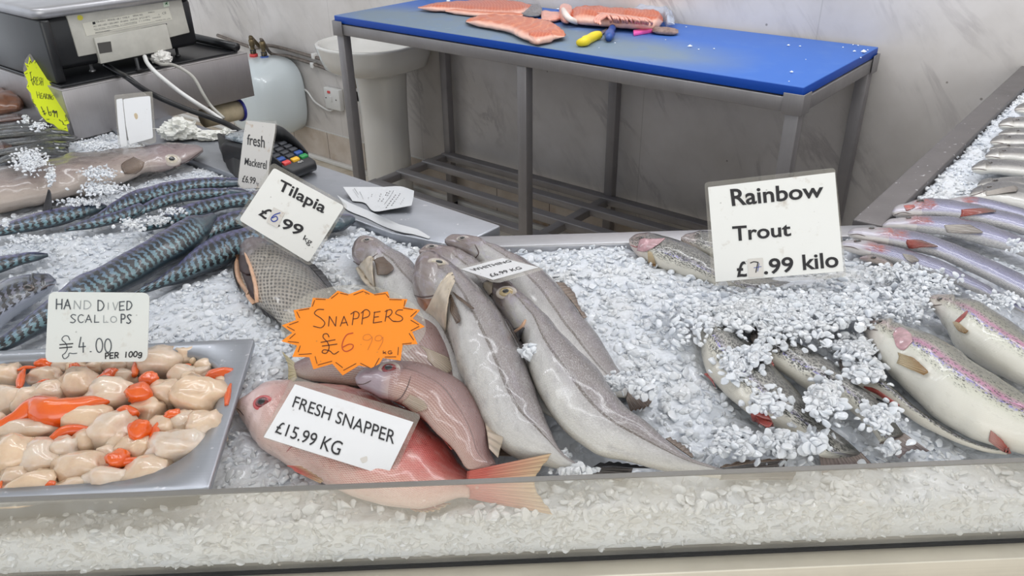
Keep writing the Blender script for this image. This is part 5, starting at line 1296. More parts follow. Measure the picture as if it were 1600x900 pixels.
# ice heaped on top of things: (u, v, height, spread px, spread px, how many)
CL = [(1150, 565, .90, 26, 24, 60), (1085, 500, .90, 40, 30, 90), (1180, 484, .905, 75, 18, 260), (1270, 476, .905, 60, 18, 200), (1230, 500, .907, 60, 30, 200), (1150, 500, .905, 30, 12, 50), (1180, 555, .905, 22, 14, 30), (1290, 620, .898, 22, 32, 75), (1375, 655, .888, 22, 20, 40), (1272, 690, .882, 16, 14, 24), (1335, 545, .895, 28, 18, 60), (1350, 580, .89, 26, 14, 40), (1335, 480, .91, 45, 24, 120), (1420, 470, .90, 40, 30, 110), (1200, 625, .89, 26, 22, 40), (1150, 690, .875, 40, 20, 60), (1220, 690, .878, 26, 16, 40),
      (1000, 600, .895, 22, 16, 40), (830, 545, .915, 14, 10, 10), (960, 600, .89, 14, 14, 24), (1390, 700, .874, 12, 8, 12),
      (48, 250, .945, 26, 18, 110), (80, 272, .93, 8, 16, 26), (150, 228, .915, 30, 8, 70), (60, 196, .935, 14, 8, 24), (40, 186, .935, 8, 10, 12), (155, 270, .925, 28, 9, 50), (160, 295, .912, 40, 10, 80), (130, 315, .90, 40, 6, 40), (10, 350, .93, 6, 6, 4), (245, 345, .905, 22, 8, 34), (270, 330, .905, 20, 5, 14), (60, 375, .905, 50, 8, 60), (205, 350, .905, 20, 10, 30),
      (1450, 440, .90, 40, 14, 60), (1400, 425, .905, 40, 10, 50), (1560, 470, .90, 30, 12, 40), (1530, 380, .905, 40, 8, 0), (1590, 385, .92, 12, 10, 14), (900, 735, .865, 22, 7, 24), (880, 715, .865, 10, 6, 10)]
pp = []; rr_ = []
for (u0, v0, z0, su, sv, k) in CL:
    k = int(k*(3.6 if u0 < 420 else 2.3)); q_ = .46 if u0 < 420 else .6
    uu = rng.normal(u0, su*q_, k); v2 = rng.normal(v0, sv*q_, k)
    for a_, b_ in zip(uu, v2):
        h_ = 1-min(1, (abs(a_-u0)/su/1.6)**2+(abs(b_-v0)/sv/1.6)**2)
        q = P(a_, b_, z0+.008*h_+rng.uniform(-.003, .003)); pp.append(q); rr_.append(rng.choice([.0036, .0048, .006, .0078])*rng.uniform(.85, 1.15)*(.62 if u0 < 420 else .8 if v0 < 480 else 1.))
pp = np.array(pp); add_chunks(pp, np.array(rr_), side_of(pp[:, 0], pp[:, 1]), np.linalg.norm(pp-CO, axis=1) < 1.45)
for s_ in range(3):
    vv = np.vstack(chunkV[s_])
    lf = []; tot = []
    for typ, f in chunkF[s_]:
        lf.append(f.ravel()); tot.append(np.full(len(f), f.shape[1]))
    li = np.concatenate(lf).astype(np.int32); tot = np.concatenate(tot).astype(np.int32); st = np.concatenate([[0], np.cumsum(tot)[:-1]]).astype(np.int32)
    org = np.array([vv[:, 0].mean(), vv[:, 1].mean(), DZ+.001])
    me = bpy.data.meshes.new('crushed_ice')
    me.vertices.add(len(vv)); me.vertices.foreach_set('co', (vv-org).astype(np.float32).ravel())
    me.loops.add(len(li)); me.loops.foreach_set('vertex_index', li)
    me.polygons.add(len(tot)); me.polygons.foreach_set('loop_start', st); me.polygons.foreach_set('loop_total', tot)
    bedn = len(chunkF[s_][0][1])
    me.materials.append(ICE_BED); me.materials.append(ICE)
    mi = np.ones(len(tot), np.int32); mi[:bedn] = 0
    me.polygons.foreach_set('material_index', mi)
    sm = np.ones(len(tot), bool); sm[bedn:] = False; me.polygons.foreach_set('use_smooth', sm)
    me.update(); me.validate()
    at_ = me.attributes.new('rnd', 'FLOAT', 'POINT'); at_.data.foreach_set('value', np.maximum(np.concatenate(chunkA[s_]), 0).astype(np.float32))
    o = bpy.data.objects.new('crushed_ice', me); COL.objects.link(o); o.location = org.tolist()
    setp(o, ICE_LAB[s_], 'ice', kind='stuff')
# ------------------------------------------------------------------ scale stand and the weighing scale
SE = .49+.06                                         # face of the stand, in room e
LZ = .882
bl = en(P(110, 210, LZ)); brt = en(P(397, 150, LZ))
SE = en(P(240, 187, LZ))[0]
pbr = Pe(397, 150, SE); ptr = Pe(387, 85, SE); pbl = Pe(100, 208, SE); ptl = Pe(95, 137, SE)
n0s, n1s = en(ptl)[1], en(ptr)[1]
SZ0, SZ1 = pbr[2], ptr[2]
print('stand', SE, n0s, n1s, SZ0, SZ1, ptl[2], pbl[2])
SZ1 = (ptr[2]+ptl[2])/2
st = thing('scale_stand', 'low brushed steel stand carrying the scale, overhanging the steel ledge', 'stand', E(SE-.2, (n0s+n1s)/2, LZ))
box('stand_top', E, SE-.55, SE, n0s, n1s, SZ1-.004, SZ1, STEEL_PLAT, st, .001)
box('front_face', E, SE-.003, SE, n0s, n1s, SZ0, SZ1-.003, STEEL_PLAT, st, .0012)
box('end_face', E, SE-.55, SE-.003, n1s-.003, n1s, SZ0, SZ1-.003, STEEL_PLAT, st, 0)
box('end_face', E, SE-.55, SE-.003, n0s, n0s+.003, SZ0, SZ1-.003, STEEL_PLAT, st, 0)
box('block_foot', E, SE-.5, SE-.03, n0s+.02, LEDGE_N-.01, LZ, SZ0+.01, STEEL_DK, st, 0)
# black tray under the scale
tr_ = thing('black_tray', 'black plastic tray with a raised rim lining the top of the scale stand', 'tray', E(SE-.25, (n0s+n1s)/2, SZ1))
rm = .022
V = []; ring = [(SE-.012, n0s+.01), (SE-.012, n1s-.03), (SE-.5, n1s-.03), (SE-.5, n0s+.01)]
box('tray_floor', E, SE-.5, SE-.014, n0s+.006, n1s-.02, SZ1+.0005, SZ1+.006, BLACK, tr_, .001)
tube('rim', [E(SE-.012, n1s-.022, SZ1+.016), E(SE-.2, n1s-.022, SZ1+.018), E(SE-.5, n1s-.022, SZ1+.02)], .011, BLACK, tr_, 6, 14)
prism('tray_side', [E(SE-.012, n1s-.03, SZ1+.004), E(SE-.5, n1s-.03, SZ1+.004), E(SE-.5, n1s-.016, SZ1+.026), E(SE-.012, n1s-.016, SZ1+.02)], NV*.004, BLACK, tr_)
# scale
cpx = Pe(78, 27, SE-.03); topz = cpx[2]; cn = en(cpx)[1]
sc = thing('weighing_scale', 'weighing scale seen from behind, grey back panel in a black body with steel platter', 'scale', E(SE-.2, n0s+.15, SZ1+.006))
nR = en(Pe(300, 40, SE-.05))[1]
print('scale', topz, cn, nR)
box('body', E, SE-.36, SE-.055, n0s+.012, nR+.012, SZ1+.03, topz-.004, BLACK, sc, .012)
box('side_skirt', E, SE-.40, SE-.03, n0s+.006, n0s+.03, SZ1+.006, topz-.004, BLACK, sc, .006)
for (u, v) in ((145, 112), (278, 88), (217, 110)):
    q = P(u, v, SZ1+.006); lathe('foot', [(.007, 0), (.008, .003), (.004, .005), (.004, .03)], q, BLACK2 if u != 145 else STEEL, sc, 14)
def SP(u, v, d=0.): return Pe(u, v, SE-.052+d)
PANEL = plain('aged_grey_plastic', c(188, 186, 178), .5, nz=.12, nsc=30)
pn = prism('back_panel', [SP(103, 21), SP(200, 7.5), SP(283, -5), SP(290, 24), SP(297, 51), SP(267, 58.5), SP(152, 83.5), SP(123, 89)], EV*-.02, PANEL, sc, .002)
ht = prism('hatch', [SP(147, 59.5, .007), SP(260, 37.5, .007), SP(270, 76, .007), SP(158, 100, .007)], EV*-.02, PANEL, sc, .0015)
prism('connector_recess', [SP(152, 67.5, .0076), SP(173, 64.5, .0076), SP(175.5, 81, .0076), SP(156, 84, .0076)], EV*-.002, DARKHOLE, ht)
prism('hatch_gap', [SP(147, 59.3, .002), SP(260.5, 36.5, .002), SP(261, 38.5, .002), SP(148, 61.5, .002)], EV*-.003, BLACK2, sc)
rp = prism('rating_plate', [SP(128.5, 36.5, .0012), SP(263.5, 12, .0012), SP(269.5, 30.5, .0012), SP(135, 56.5, .0012)], EV*-.001, plain('pale_rating_plate', c(208, 206, 194), .4), sc)
# steel platter, overhanging the body
pz = topz
pl_ = thing
plat = fixn(mk('platter', [E(a, b_, z) for z, g_ in ((pz-.002, .0), (pz+.016, .004), (pz+.020, .0), (pz+.022, -.012)) for a, b_ in rr(SE-.40-g_, SE-.03+g_, n0s+.002-g_, nR+.02+g_, .025)],
     [[i*40+k, i*40+(k+1) % 40, (i+1)*40+(k+1) % 40, (i+1)*40+k] for i in range(3) for k in range(40)]+[list(range(40))[::-1], [120+k for k in range(40)]], STEEL, sc, True))
# cables
def cab(name, label, pts, r, mat, cat='cable'):
    o = tube(name, [P(u, v, z) for u, v, z in pts], r, mat, None, 60, 10); setp(o, label, cat); return o
tz = SZ1+.012
cab('power_cable', 'thick black cable running off the scale stand down to the steel ledge', [(165, 102, tz+.004), (182, 112, tz), (200, 122, SZ1+.012), (222, 138, .985), (250, 153, .955), (290, 170, .925), (330, 184, .90), (355, 194, .89), (376, 206, .888)], .0068, BLACK)
cab('scale_cable', 'white cable hanging from the scale over the steel stand', [(226, 88, tz+.02), (230, 98, tz+.01), (240, 110, SZ1+.010), (256, 124, .99), (280, 143, .96), (305, 160, .935), (330, 176, .905), (346, 187, .889)], .0052, WHITE_PL)
cab('scale_cable', 'thinner grey cable looping from the crumpled tissue over the steel stand', [(232, 90, tz+.004), (250, 100, tz), (268, 101, SZ1+.011), (285, 108, SZ1+.008), (303, 122, .985), (318, 148, .945), (330, 166, .915), (350, 185, .889)], .004, plain('grey_cable', c(168, 166, 160), .5))
rl = thing('till_roll', 'beige roll with a dark blue end ring fixed under the overhanging scale stand', 'roll', P(352, 182, LZ))
ra = Pe(318, 184, SE-.045); rb = Pe(373, 172, SE-.045)
tube('core', [ra, rb], [.027, .027], CARD, rl, 4, 28)
dv = (rb-ra)/np.linalg.norm(rb-ra)
tube('end_ring', [rb, rb+dv*.006], .032, plain('dark_blue_plastic', c(48, 52, 140), .4), rl, 3, 28)
def crumple(name, label, ctr, rx, ry, rz, amp, mat, cat, seed, sub=4):
    bm = bmesh.new(); bmesh.ops.create_icosphere(bm, subdivisions=sub, radius=1); off = Vector((seed*7.3, seed*3.1, seed))
    V = []
    for v in bm.verts:
        q = v.co.normalized(); d = 1+amp*(1-2*abs(mnoise.noise(q*1.9+off)))+amp*.55*(1-2*abs(mnoise.noise(q*4.3+off)))-amp*.5
        z = q.z*d*rz; V.append(np.array(ctr)+np.array([q.x*d*rx, q.y*d*ry, max(z, -rz*.55)]))
    F = [[v.index for v in f.verts] for f in bm.faces]; bm.free()
    o = mk(name, V, F, mat, None, False); setp(o, label, cat); return o
ew = np.array([1, 0, 0])
def m_print():
    g = G('crumpled_printed_paper'); v = g.obj()
    s = g.noise(g.map(v, rot=(.3, .2, .8), scale=(1, 5, 1)), 130, 1)
    col = g.mix(g.math('MULTIPLY', g.ramp(s, [(.62, 0), (.68, 1)]), .4), c(222, 222, 216), c(120, 120, 118))
    return g.done(g.bsdf(col, .8))
PRINT = m_print()
crumple('crumpled_paper', 'crumpled till receipt ball on the steel ledge behind the hake', P(281, 205, LZ+.018), .036, .026, .023, .5, PRINT, 'paper', 3)
crumple('crumpled_paper', 'flatter twist of torn receipt paper between the paper ball and the mackerel card', P(327, 213, LZ+.008), .027, .014, .010, .55, PRINT, 'paper', 9)
crumple('crumpled_paper', 'small scrap of torn receipt paper nearest the mackerel card', P(354, 209, LZ+.009), .010, .009, .011, .55, PRINT, 'paper', 5, 3)
crumple('crumpled_tissue', 'crumpled white tissue under the hatch of the scale', P(253, 91, SZ1+.018), .021, .018, .016, .4, TISSUE, 'tissue', 6)
cab('paper_strip_tie', 'thin white string across the steel ledge behind the crumpled paper', [(238, 201, LZ+.004), (262, 202, LZ+.004), (320, 204, LZ+.02), (375, 204.5, LZ+.006)], .0016, WHITE_PL, 'string')

# ------------------------------------------------------------------ card terminal
CT0 = P(478, 279, LZ)                               # front edge centre on the ledge
ctY = -EV*.96+NV*-.10; ctY = ctY/np.linalg.norm(ctY); ctX = np.array([-ctY[1], ctY[0], 0])*-1
def T(x, y, z): return CT0+ctX*x+ctY*y+np.array([0, 0, z])
tm = thing('card_terminal', 'black card payment terminal with a hooded keypad and coloured keys, on the steel ledge', 'card reader', T(0, .09, 0))
# wedge body: cross sections along y: (y, half width, z bottom, z top)
secs = [(.0, .034, .012, .024), (.008, .039, .004, .030), (.05, .041, .001, .043), (.095, .042, .0, .055), (.13, .041, .0, .060), (.19, .037, .002, .058), (.215, .033, .006, .045)]
V = []; F = []
for y, hw, z0, z1 in secs:
    for x_, z_ in ((-hw, z0), (-hw, z1-.006), (-hw+.006, z1), (hw-.006, z1), (hw, z1-.006), (hw, z0)): V.append(T(x_, y, z_))
for i in range(len(secs)-1):
    for k in range(6): F.append([i*6+k, i*6+(k+1) % 6, (i+1)*6+(k+1) % 6, (i+1)*6+k])
F += [list(range(6))[::-1], [(len(secs)-1)*6+k for k in range(6)]]
bevel(fixn(mk('body', V, F, BLACK2, tm)), .003)
def top_z(y): return float(np.interp(y, [s_[0] for s_ in secs], [s_[3] for s_ in secs]))
# hood around the keys
V = []; F = []; path = [(-.038, .026, .004), (-.041, .05, .013), (-.042, .078, .022), (-.036, .098, .030), (-.015, .104, .038), (0, .105, .040), (.015, .104, .038), (.036, .098, .030), (.042, .078, .022), (.041, .05, .013), (.038, .026, .004)]
pq = cr(np.array(path), 40)
for x_, y_, hh in pq:
    k = 1-.004/np.hypot(x_, .6*(y_-.06)+1e-6) if True else 1
    z_ = top_z(y_)
    V += [T(x_, y_, z_-.008), T(x_*1.02, y_, z_+hh), T(x_*.94, y_-.003, z_+hh), T(x_*.94, y_-.003, z_-.008)]
for i in range(len(pq)-1):
    for k in range(4): F.append([i*4+k, i*4+(k+1) % 4, (i+1)*4+(k+1) % 4, (i+1)*4+k])
F += [[0, 1, 2, 3], [len(V)-4, len(V)-1, len(V)-2, len(V)-3]]
fixn(mk('keypad_hood', V, F, BLACK2, tm, True))
KM = {(0, 0): RED_PL, (0, 1): YEL_KEY, (0, 2): GRN_PL, (1, 0): BLUE_BR, (1, 2): BLUE_BR}
KN = {(0, 0): 'red_key', (0, 1): 'yellow_key', (0, 2): 'green_key', (1, 0): 'blue_key', (1, 2): 'blue_key'}
for r_ in range(5):
    for q in range(3):
        y0 = .024+r_*.0145; x0 = -.0235+q*.0235
        v = [T(x0+dx, y0+dy, top_z(y0+dy)+dz) for dx in (-.009, .009) for dy in (-.0048, .0048) for dz in (-.002, .0045)]
        bevel(fixn(mk(KN.get((r_, q), 'key'), v, CUBE_F, KM.get((r_, q), RUBBER_GR), tm)), .0015)
prism('screen_film', [T(-.034, .118, top_z(.118)+.001), T(.034, .118, top_z(.118)+.001), T(.036, .19, .0605), T(-.036, .19, .0605)], (0, 0, .010), FOIL, tm, .003)
prism('card_slot', [T(-.030, .0015, .0195), T(.030, .0015, .0195), T(.030, .0015, .021), T(-.030, .0015, .021)], ctY*-.0006, PUP, tm)
V = []
ln_ = [T(.002+.004*math.cos(w), .0135+.003*math.sin(w), top_z(.0135)+.0008) for w in np.linspace(0, 6.28, 14)]
tube('contactless_mark', ln_, .0006, WHITE_PL, tm, 20, 6)
tube('contactless_mark', [T(.008, .0105, top_z(.012)+.0008), T(.0095, .0135, top_z(.0135)+.0008), T(.008, .0165, top_z(.0165)+.0008)], .0006, WHITE_PL, tm, 8, 6)
db = thing('device_base', 'black base of a second device behind the fresh mackerel card, beside the card terminal', 'device', P(372, 250, LZ))
prism('shell', [P(361, 212, .92), P(372, 218, .935), P(392, 230, .925), P(392, 285, LZ+.003), P(379, 270, LZ+.003), P(366, 240, LZ+.006)], ctY*.05, BLACK2, db, .004)

# ------------------------------------------------------------------ receipts on the ledge
def sheet3(name, label, rows_, mat, th=.0005):
    """A loose sheet of paper: rows of (u, v, height above the ledge)."""
    g_ = [[P(u, v, LZ+.0008+h_) for u, v, h_ in r] for r in rows_]
    a = np.array([cr(np.array(r), 24) for r in g_]); b_ = np.stack([cr(a[:, i], 16) for i in range(24)], 1)
    V = [p for r in b_ for p in r]+[p-np.array([0, 0, th]) for r in b_ for p in r]; N = 24*16; F = []
    for j in range(15):
        for i in range(23):
            q = [j*24+i, j*24+i+1, (j+1)*24+i+1, (j+1)*24+i]; F += [q, [x_+N for x_ in q[::-1]]]
    o = fixn(mk(name, V, F, mat, None, True)); setp(o, label, 'receipt'); return o, b_
rc, rg = sheet3('till_receipt', 'printed till receipt curling up at its ends on the steel ledge', [[(536, 292, .016), (547, 308, .004), (551, 314, .002)], [(562, 292, .006), (565, 304, .003), (570, 317, .002)], [(598, 292, .004), (595, 308, .003), (584, 330, .004)], [(625, 291, .010), (622, 310, .009), (610, 327, .007)], [(647, 298, .020), (646, 308, .016), (643, 321, .012)]], PAPER)
def rp_(f, g_, lift=.0009):                          # point on the receipt: f along, g across
    i = g_*23; j = f*15; i0, j0 = min(22, int(i)), min(14, int(j)); a, b2 = i-i0, j-j0
    q = (rg[j0][i0]*(1-a)+rg[j0][i0+1]*a)*(1-b2)+(rg[j0+1][i0]*(1-a)+rg[j0+1][i0+1]*a)*b2
    return q+np.array([0, 0, lift])
V = []; F = []
for (f0, g0, g1, wd) in [(.10, .2, .75, .008), (.13, .1, .5, .006), (.17, .3, .8, .006), (.28, .55, .65, .01), (.33, .35, .48, .008), (.45, .3, .42, .01), (.47, .5, .62, .01), (.52, .25, .38, .014), (.52, .5, .62, .014), (.55, .2, .4, .012), (.60, .2, .75, .006), (.66, .4, .92, .016), (.72, .35, .9, .014), (.84, .55, .85, .008)]:
    k = max(3, int((g1-g0)*26))
    for s_ in range(k):
        if s_ % 2 and wd > .007: continue
        a, b2 = g0+(g1-g0)*s_/k, g0+(g1-g0)*(s_+.75)/k
        i = len(V); V += [rp_(f0, a), rp_(f0, b2), rp_(f0+wd, b2), rp_(f0+wd, a)]; F.append([i, i+1, i+2, i+3])
mk('print', V, F, INK_GREY, rc)
sheet3('paper_strip', 'long blank strip of till paper curling along the ice edge of the steel ledge', [[(527, 305, .01), (529, 308, .008), (533, 312, .004)], [(545, 316, .003), (543, 321, .002), (541, 327, .002)], [(580, 331, .004), (578, 336, .002), (574, 341, .001)], [(600, 340, .012), (598, 345, .006), (596, 352, .001)], [(628, 352, .008), (626, 357, .006), (624, 362, .003)], [(650, 357, .004), (648, 361, .003), (646, 366, .001)], [(672, 370, .001), (671, 371.5, .001), (670, 373, .001)]], PAPER)
# ------------------------------------------------------------------ price cards
class Card:
    def __init__(s, name, label, anchor, z, n, cat='price card'):
        s.n = np.asarray(n, float); s.n /= np.linalg.norm(s.n)
        s.p0 = P(anchor[0], anchor[1], z); s.root = thing(name, label, cat, s.p0)
    def at(s, u, v, lift=0.): return onplane(u, v, s.p0+s.n*lift, s.n)
    def sheet(s, name, px, lift, th, mat, rad=0., n=6, parent=None):
        w = [s.at(u, v, lift) for u, v in px]
        if rad:
            o = []
            m = len(w)
            for i in range(m):
                a, b, c_ = w[i-1], w[i], w[(i+1) % m]
                r = min(rad, np.linalg.norm(a-b)*.45, np.linalg.norm(c_-b)*.45)
                p1 = b+(a-b)/np.linalg.norm(a-b)*r; p2 = b+(c_-b)/np.linalg.norm(c_-b)*r
                for t in np.linspace(0, 1, n): o.append(p1*(1-t)**2+b*2*t*(1-t)+p2*t*t)
            w = o
        return prism(name, w, -s.n*th, mat, parent or s.root)
    def text(s, body, quad, lift, mat, bold=0., name='lettering'):
        """quad: the four picture corners of the text's own box: TL TR BR BL."""
        cu = bpy.data.curves.new('t', 'FONT'); cu.body = body; cu.size = 1; cu.offset = bold; cu.resolution_u = 4
        o = bpy.data.objects.new('t', cu); COL.objects.link(o)
        dg = bpy.context.evaluated_depsgraph_get(); me = bpy.data.meshes.new_from_object(o.evaluated_get(dg))
        co = np.array([v.co[:] for v in me.vertices]); fa = [list(p.vertices) for p in me.polygons]
        bpy.data.objects.remove(o); bpy.data.curves.remove(cu); bpy.data.meshes.remove(me)
        lo, hi = co.min(0), co.max(0); f = (co-lo)/np.maximum(hi-lo, 1e-9)
        q = [s.at(u, v, lift) for u, v in quad]
        V = [(q[3]*(1-x)+q[2]*x)*(1-y)+(q[0]*(1-x)+q[1]*x)*y for x, y in f[:, :2]]
        return mk(name, V, fa, mat, s.root)
    def strokes(s, lines, wpx, lift, mat, name='handwriting', n=0):
        V = []; F = []
        for ln in lines:
            p = np.array(ln, float)
            if len(p) > 2: p = cr(p, max(8, 5*len(p)))
            d = np.gradient(p, axis=0) if len(p) > 2 else np.array([p[1]-p[0]]*2)
            d /= np.linalg.norm(d, axis=1)[:, None]+1e-9; nn = np.stack([-d[:, 1], d[:, 0]], 1)*wpx*.5
            ex = d*wpx*.3
            i0 = len(V)
            for i in range(len(p)):
                e_ = (-ex[i] if i == 0 else ex[i] if i == len(p)-1 else 0)
                V += [s.at(*(p[i]+nn[i]+e_), lift), s.at(*(p[i]-nn[i]+e_), lift)]
            for i in range(len(p)-1): F.append([i0+2*i, i0+2*i+1, i0+2*i+3, i0+2*i+2])
        return mk(name, V, F, mat, s.root)
ARC = lambda cx, cy, rx, ry, a0, a1, k=9: [(cx+rx*math.cos(math.radians(a)), cy+ry*math.sin(math.radians(a))) for a in np.linspace(a0, a1, k)]
# hand lettering in a unit cell, y down
HW = {'A': [[(0, 1), (.45, 0)], [(.45, 0), (.95, 1)], [(.18, .62), (.78, .62)]], 'C': [ARC(.55, .5, .5, .5, -50, -310)], 'D': [[(.1, 0), (.1, 1)], [(.1, 0), (.6, .08), (.92, .5), (.6, .92), (.1, 1)]],
      'E': [[(.9, 0), (.1, 0)], [(.1, 0), (.1, 1)], [(.1, 1), (.9, .97)], [(.1, .5), (.75, .48)]], 'F': [[(.15, 0), (.15, 1)], [(.15, 0), (.9, 0)], [(.15, .48), (.7, .48)]], 'G': [ARC(.5, .5, .45, .5, -50, -330)+[(.95, .6)], [(.6, .58), (1., .58)]],
      'H': [[(.1, 0), (.1, 1)], [(.88, 0), (.88, 1)], [(.1, .52), (.88, .5)]], 'I': [[(.5, 0), (.5, 1)]], 'L': [[(.2, 0), (.2, 1)], [(.2, 1), (.9, .97)]], 'N': [[(.1, 1), (.12, 0)], [(.12, 0), (.85, 1)], [(.85, 1), (.88, 0)]],
      'O': [ARC(.5, .5, .45, .5, -90, 270, 13)], 'P': [[(.15, 0), (.15, 1)], [(.15, 0), (.7, .02), (.92, .25), (.7, .5), (.15, .54)]], 'R': [[(.15, 0), (.15, 1)], [(.15, 0), (.7, .02), (.9, .25), (.7, .5), (.15, .52)], [(.45, .52), (.95, 1)]],
      'S': [[(.9, .08), (.5, 0), (.15, .2), (.45, .48), (.85, .75), (.5, 1), (.05, .93)]], 'V': [[(.05, 0), (.5, 1)], [(.5, 1), (.95, 0)]], 'K': [[(.15, 0), (.15, 1)], [(.85, .1), (.2, .55)], [(.3, .5), (.9, 1)]],
      '0': [ARC(.5, .5, .42, .5, -90, 270, 13)], '1': [[(.5, 0), (.5, 1)]], '4': [[(.35, 0), (.1, .65)], [(.1, .65), (.95, .6)], [(.65, .35), (.65, 1)]], '6': [[(.75, 0), (.35, .25), (.12, .7), (.4, 1), (.8, .85), (.8, .6), (.5, .52), (.16, .68)]],
      '9': [[(.85, .25), (.5, .0), (.15, .22), (.4, .48), (.85, .28)], [(.87, .2), (.8, .6), (.6, 1)]], '.': [[(.42, .95), (.58, .95)]], 'k': [[(.2, .1), (.2, 1)], [(.8, .4), (.25, .72)], [(.35, .68), (.85, 1)]], 'g': [ARC(.5, .55, .35, .3, 0, 360, 11), [(.85, .4), (.85, 1.1), (.5, 1.3), (.15, 1.15)]],
      '£': [[(.85, .18), (.6, 0), (.36, .15), (.42, .5), (.38, .85), (.1, 1), (.5, .9), (.92, .98)], [(.1, .46), (.75, .44)], [(.1, .62), (.75, .6)]]}
def word(txt, quad, gap=.18):
    """Picture-space strokes of a hand-lettered word inside the quad TL TR BR BL."""
    q = [np.array(p, float) for p in quad]; n = len(txt); out = []
    for i, ch in enumerate(txt):
        if ch == ' ': continue
        for ln in HW[ch]:
            o = []
            for x, y in ln:
                f = (i+gap/2+x*(1-gap))/n
                o.append(tuple((q[0]*(1-f)+q[1]*f)*(1-y)+(q[3]*(1-f)+q[2]*f)*y))
            out.append(o)
    return out

# Rainbow Trout
R4 = lambda x, y: (960+x/4, 260+y/4)
k = Card('price_card', 'largest white price card, reading Rainbow Trout £7.99 kilo, stuck upright in the ice', (1111, 446), .900, (-.296, -.716, .632))
k.sheet('laminate', [(1100.5, 285), (1305, 262), (1322.5, 433), (1113, 447)], 0, .0012, LAMI, .006)
k.sheet('card', [R4(585, 130), R4(1378, 36), R4(1432, 655), R4(632, 722)], .0006, .0006, CARD_W, .001)
k.text('Rainbow', [R4(722, 142), R4(1306, 100), R4(1306, 192), R4(736, 250)], .0012, INK, .02)
k.text('Trout', [R4(735, 375), R4(1100, 348), R4(1106, 435), R4(742, 470)], .0012, INK, .02)
k.text('£', [R4(762, 596), R4(822, 592), R4(832, 690), R4(766, 694)], .0012, INK, .02)
k.text('.99', [R4(930, 580), R4(1116, 563), R4(1122, 660), R4(936, 678)], .0012, INK, .02)
k.text('kilo', [R4(1172, 552), R4(1394, 532), R4(1404, 630), R4(1180, 650)], .0012, INK, .02)
k.sheet('price_sticker', [R4(832, 580), R4(928, 572), R4(932, 690), R4(838, 694)], .0016, .0004, CARD_OLD, .001)
k.strokes([[R4(850, 604), R4(872, 596), R4(898, 600)], [R4(898, 600), R4(890, 632), R4(884, 662)]], 1.6, .002, INK, 'handwriting')
k.strokes([[R4(872, 634), R4(918, 626)], [R4(905, 606), R4(895, 655)]], .9, .002, INK_BLUE, 'blue_stroke')
# Tilapia
T4 = lambda x, y: (340+x/4, 160+y/4)
k = Card('price_card', 'tilted white price card reading Tilapia £6.99 kg, above the dark scaly fish', (485, 415), .905, (-.062, -.77, .636))
k.sheet('laminate', [T4(345, 375), T4(815, 640), T4(580, 1025), T4(105, 745)], 0, .0012, LAMI, .006)
k.sheet('card', [T4(352, 408), T4(792, 648), T4(570, 1000), T4(134, 735)], .0006, .0006, CARD_OLD if False else CARD_W, .005)
k.text('Tilapia', [T4(398, 480), T4(690, 632), T4(650, 715), T4(362, 562)], .0012, INK, .02)
k.text('£', [T4(300, 650), T4(345, 678), T4(300, 735), T4(252, 702)], .0012, INK, .02)
k.text('.99', [T4(392, 708), T4(548, 776), T4(508, 838), T4(366, 772)], .0012, INK, .02)
k.text('kg', [T4(546, 828), T4(600, 862), T4(572, 902), T4(528, 866)], .0012, INK, .004)
k.sheet('price_sticker', [T4(350, 655), T4(420, 690), T4(372, 785), T4(305, 748)], .0016, .0004, CARD_OLD, .001)
k.strokes([[T4(390, 690), T4(352, 705), T4(334, 730), T4(350, 745), T4(374, 732), T4(366, 712), T4(342, 722)]], 1.7, .002, INK_BLUE, 'handwriting')
# fresh Mackerel
M7 = lambda x, y: (360+x/7.5, 180+y/7.5)
k = Card('price_card', 'narrow grubby price card reading fresh Mackerel £6.99, in front of the card terminal', (376, 296), .893, (-.55, -.72, .42))
k.sheet('laminate', [M7(178, 58), M7(540, 65), M7(535, 190), M7(470, 560), M7(440, 840), M7(120, 872), M7(78, 800)], 0, .0012, LAMI, .004)
k.sheet('card', [M7(185, 62), M7(528, 100), M7(520, 200), M7(455, 560), M7(430, 850), M7(125, 860), M7(90, 790), M7(150, 250)], .0006, .0006, CARD_OLD, .002)
k.text('fresh', [M7(198, 222), M7(402, 245), M7(398, 385), M7(192, 345)], .0012, INK, .006)
k.text('Mackerel', [M7(172, 498), M7(426, 530), M7(420, 635), M7(163, 580)], .0012, INK, .004)
k.text('£6.99', [M7(146, 702), M7(296, 730), M7(290, 808), M7(134, 782)], .0012, INK, .006)
k.text('kg', [M7(305, 778), M7(334, 786), M7(325, 832), M7(300, 818)], .0012, INK_GREY, .0)
# blank back of a card
B9 = lambda x, y: (170+x/9, 140+y/9)
k = Card('price_card', 'white price card seen from its blank back, standing behind the hake', (185, 238), .905, (-.1, -.85, .45))
k.sheet('laminate', [B9(75, 78), B9(340, 48), B9(608, 22), B9(665, 745), B9(140, 888)], 0, .0012, LAMI, .004)
k.sheet('card', [B9(105, 138), B9(190, 122), B9(260, 790), B9(170, 815), B9(128, 480)], .0006, .0006, CARD_C, .003)
k.sheet('card', [B9(200, 135), B9(400, 105), B9(582, 90), B9(622, 680), B9(290, 772), B9(240, 500)], .0012, .0006, CARD_C, .004)
k.sheet('rust_stain', [B9(352, 345), B9(378, 325), B9(405, 350), B9(410, 400), B9(385, 425), B9(362, 390)], .0014, .0003, plain('rust_stain', c(196, 178, 148), .6), .003)
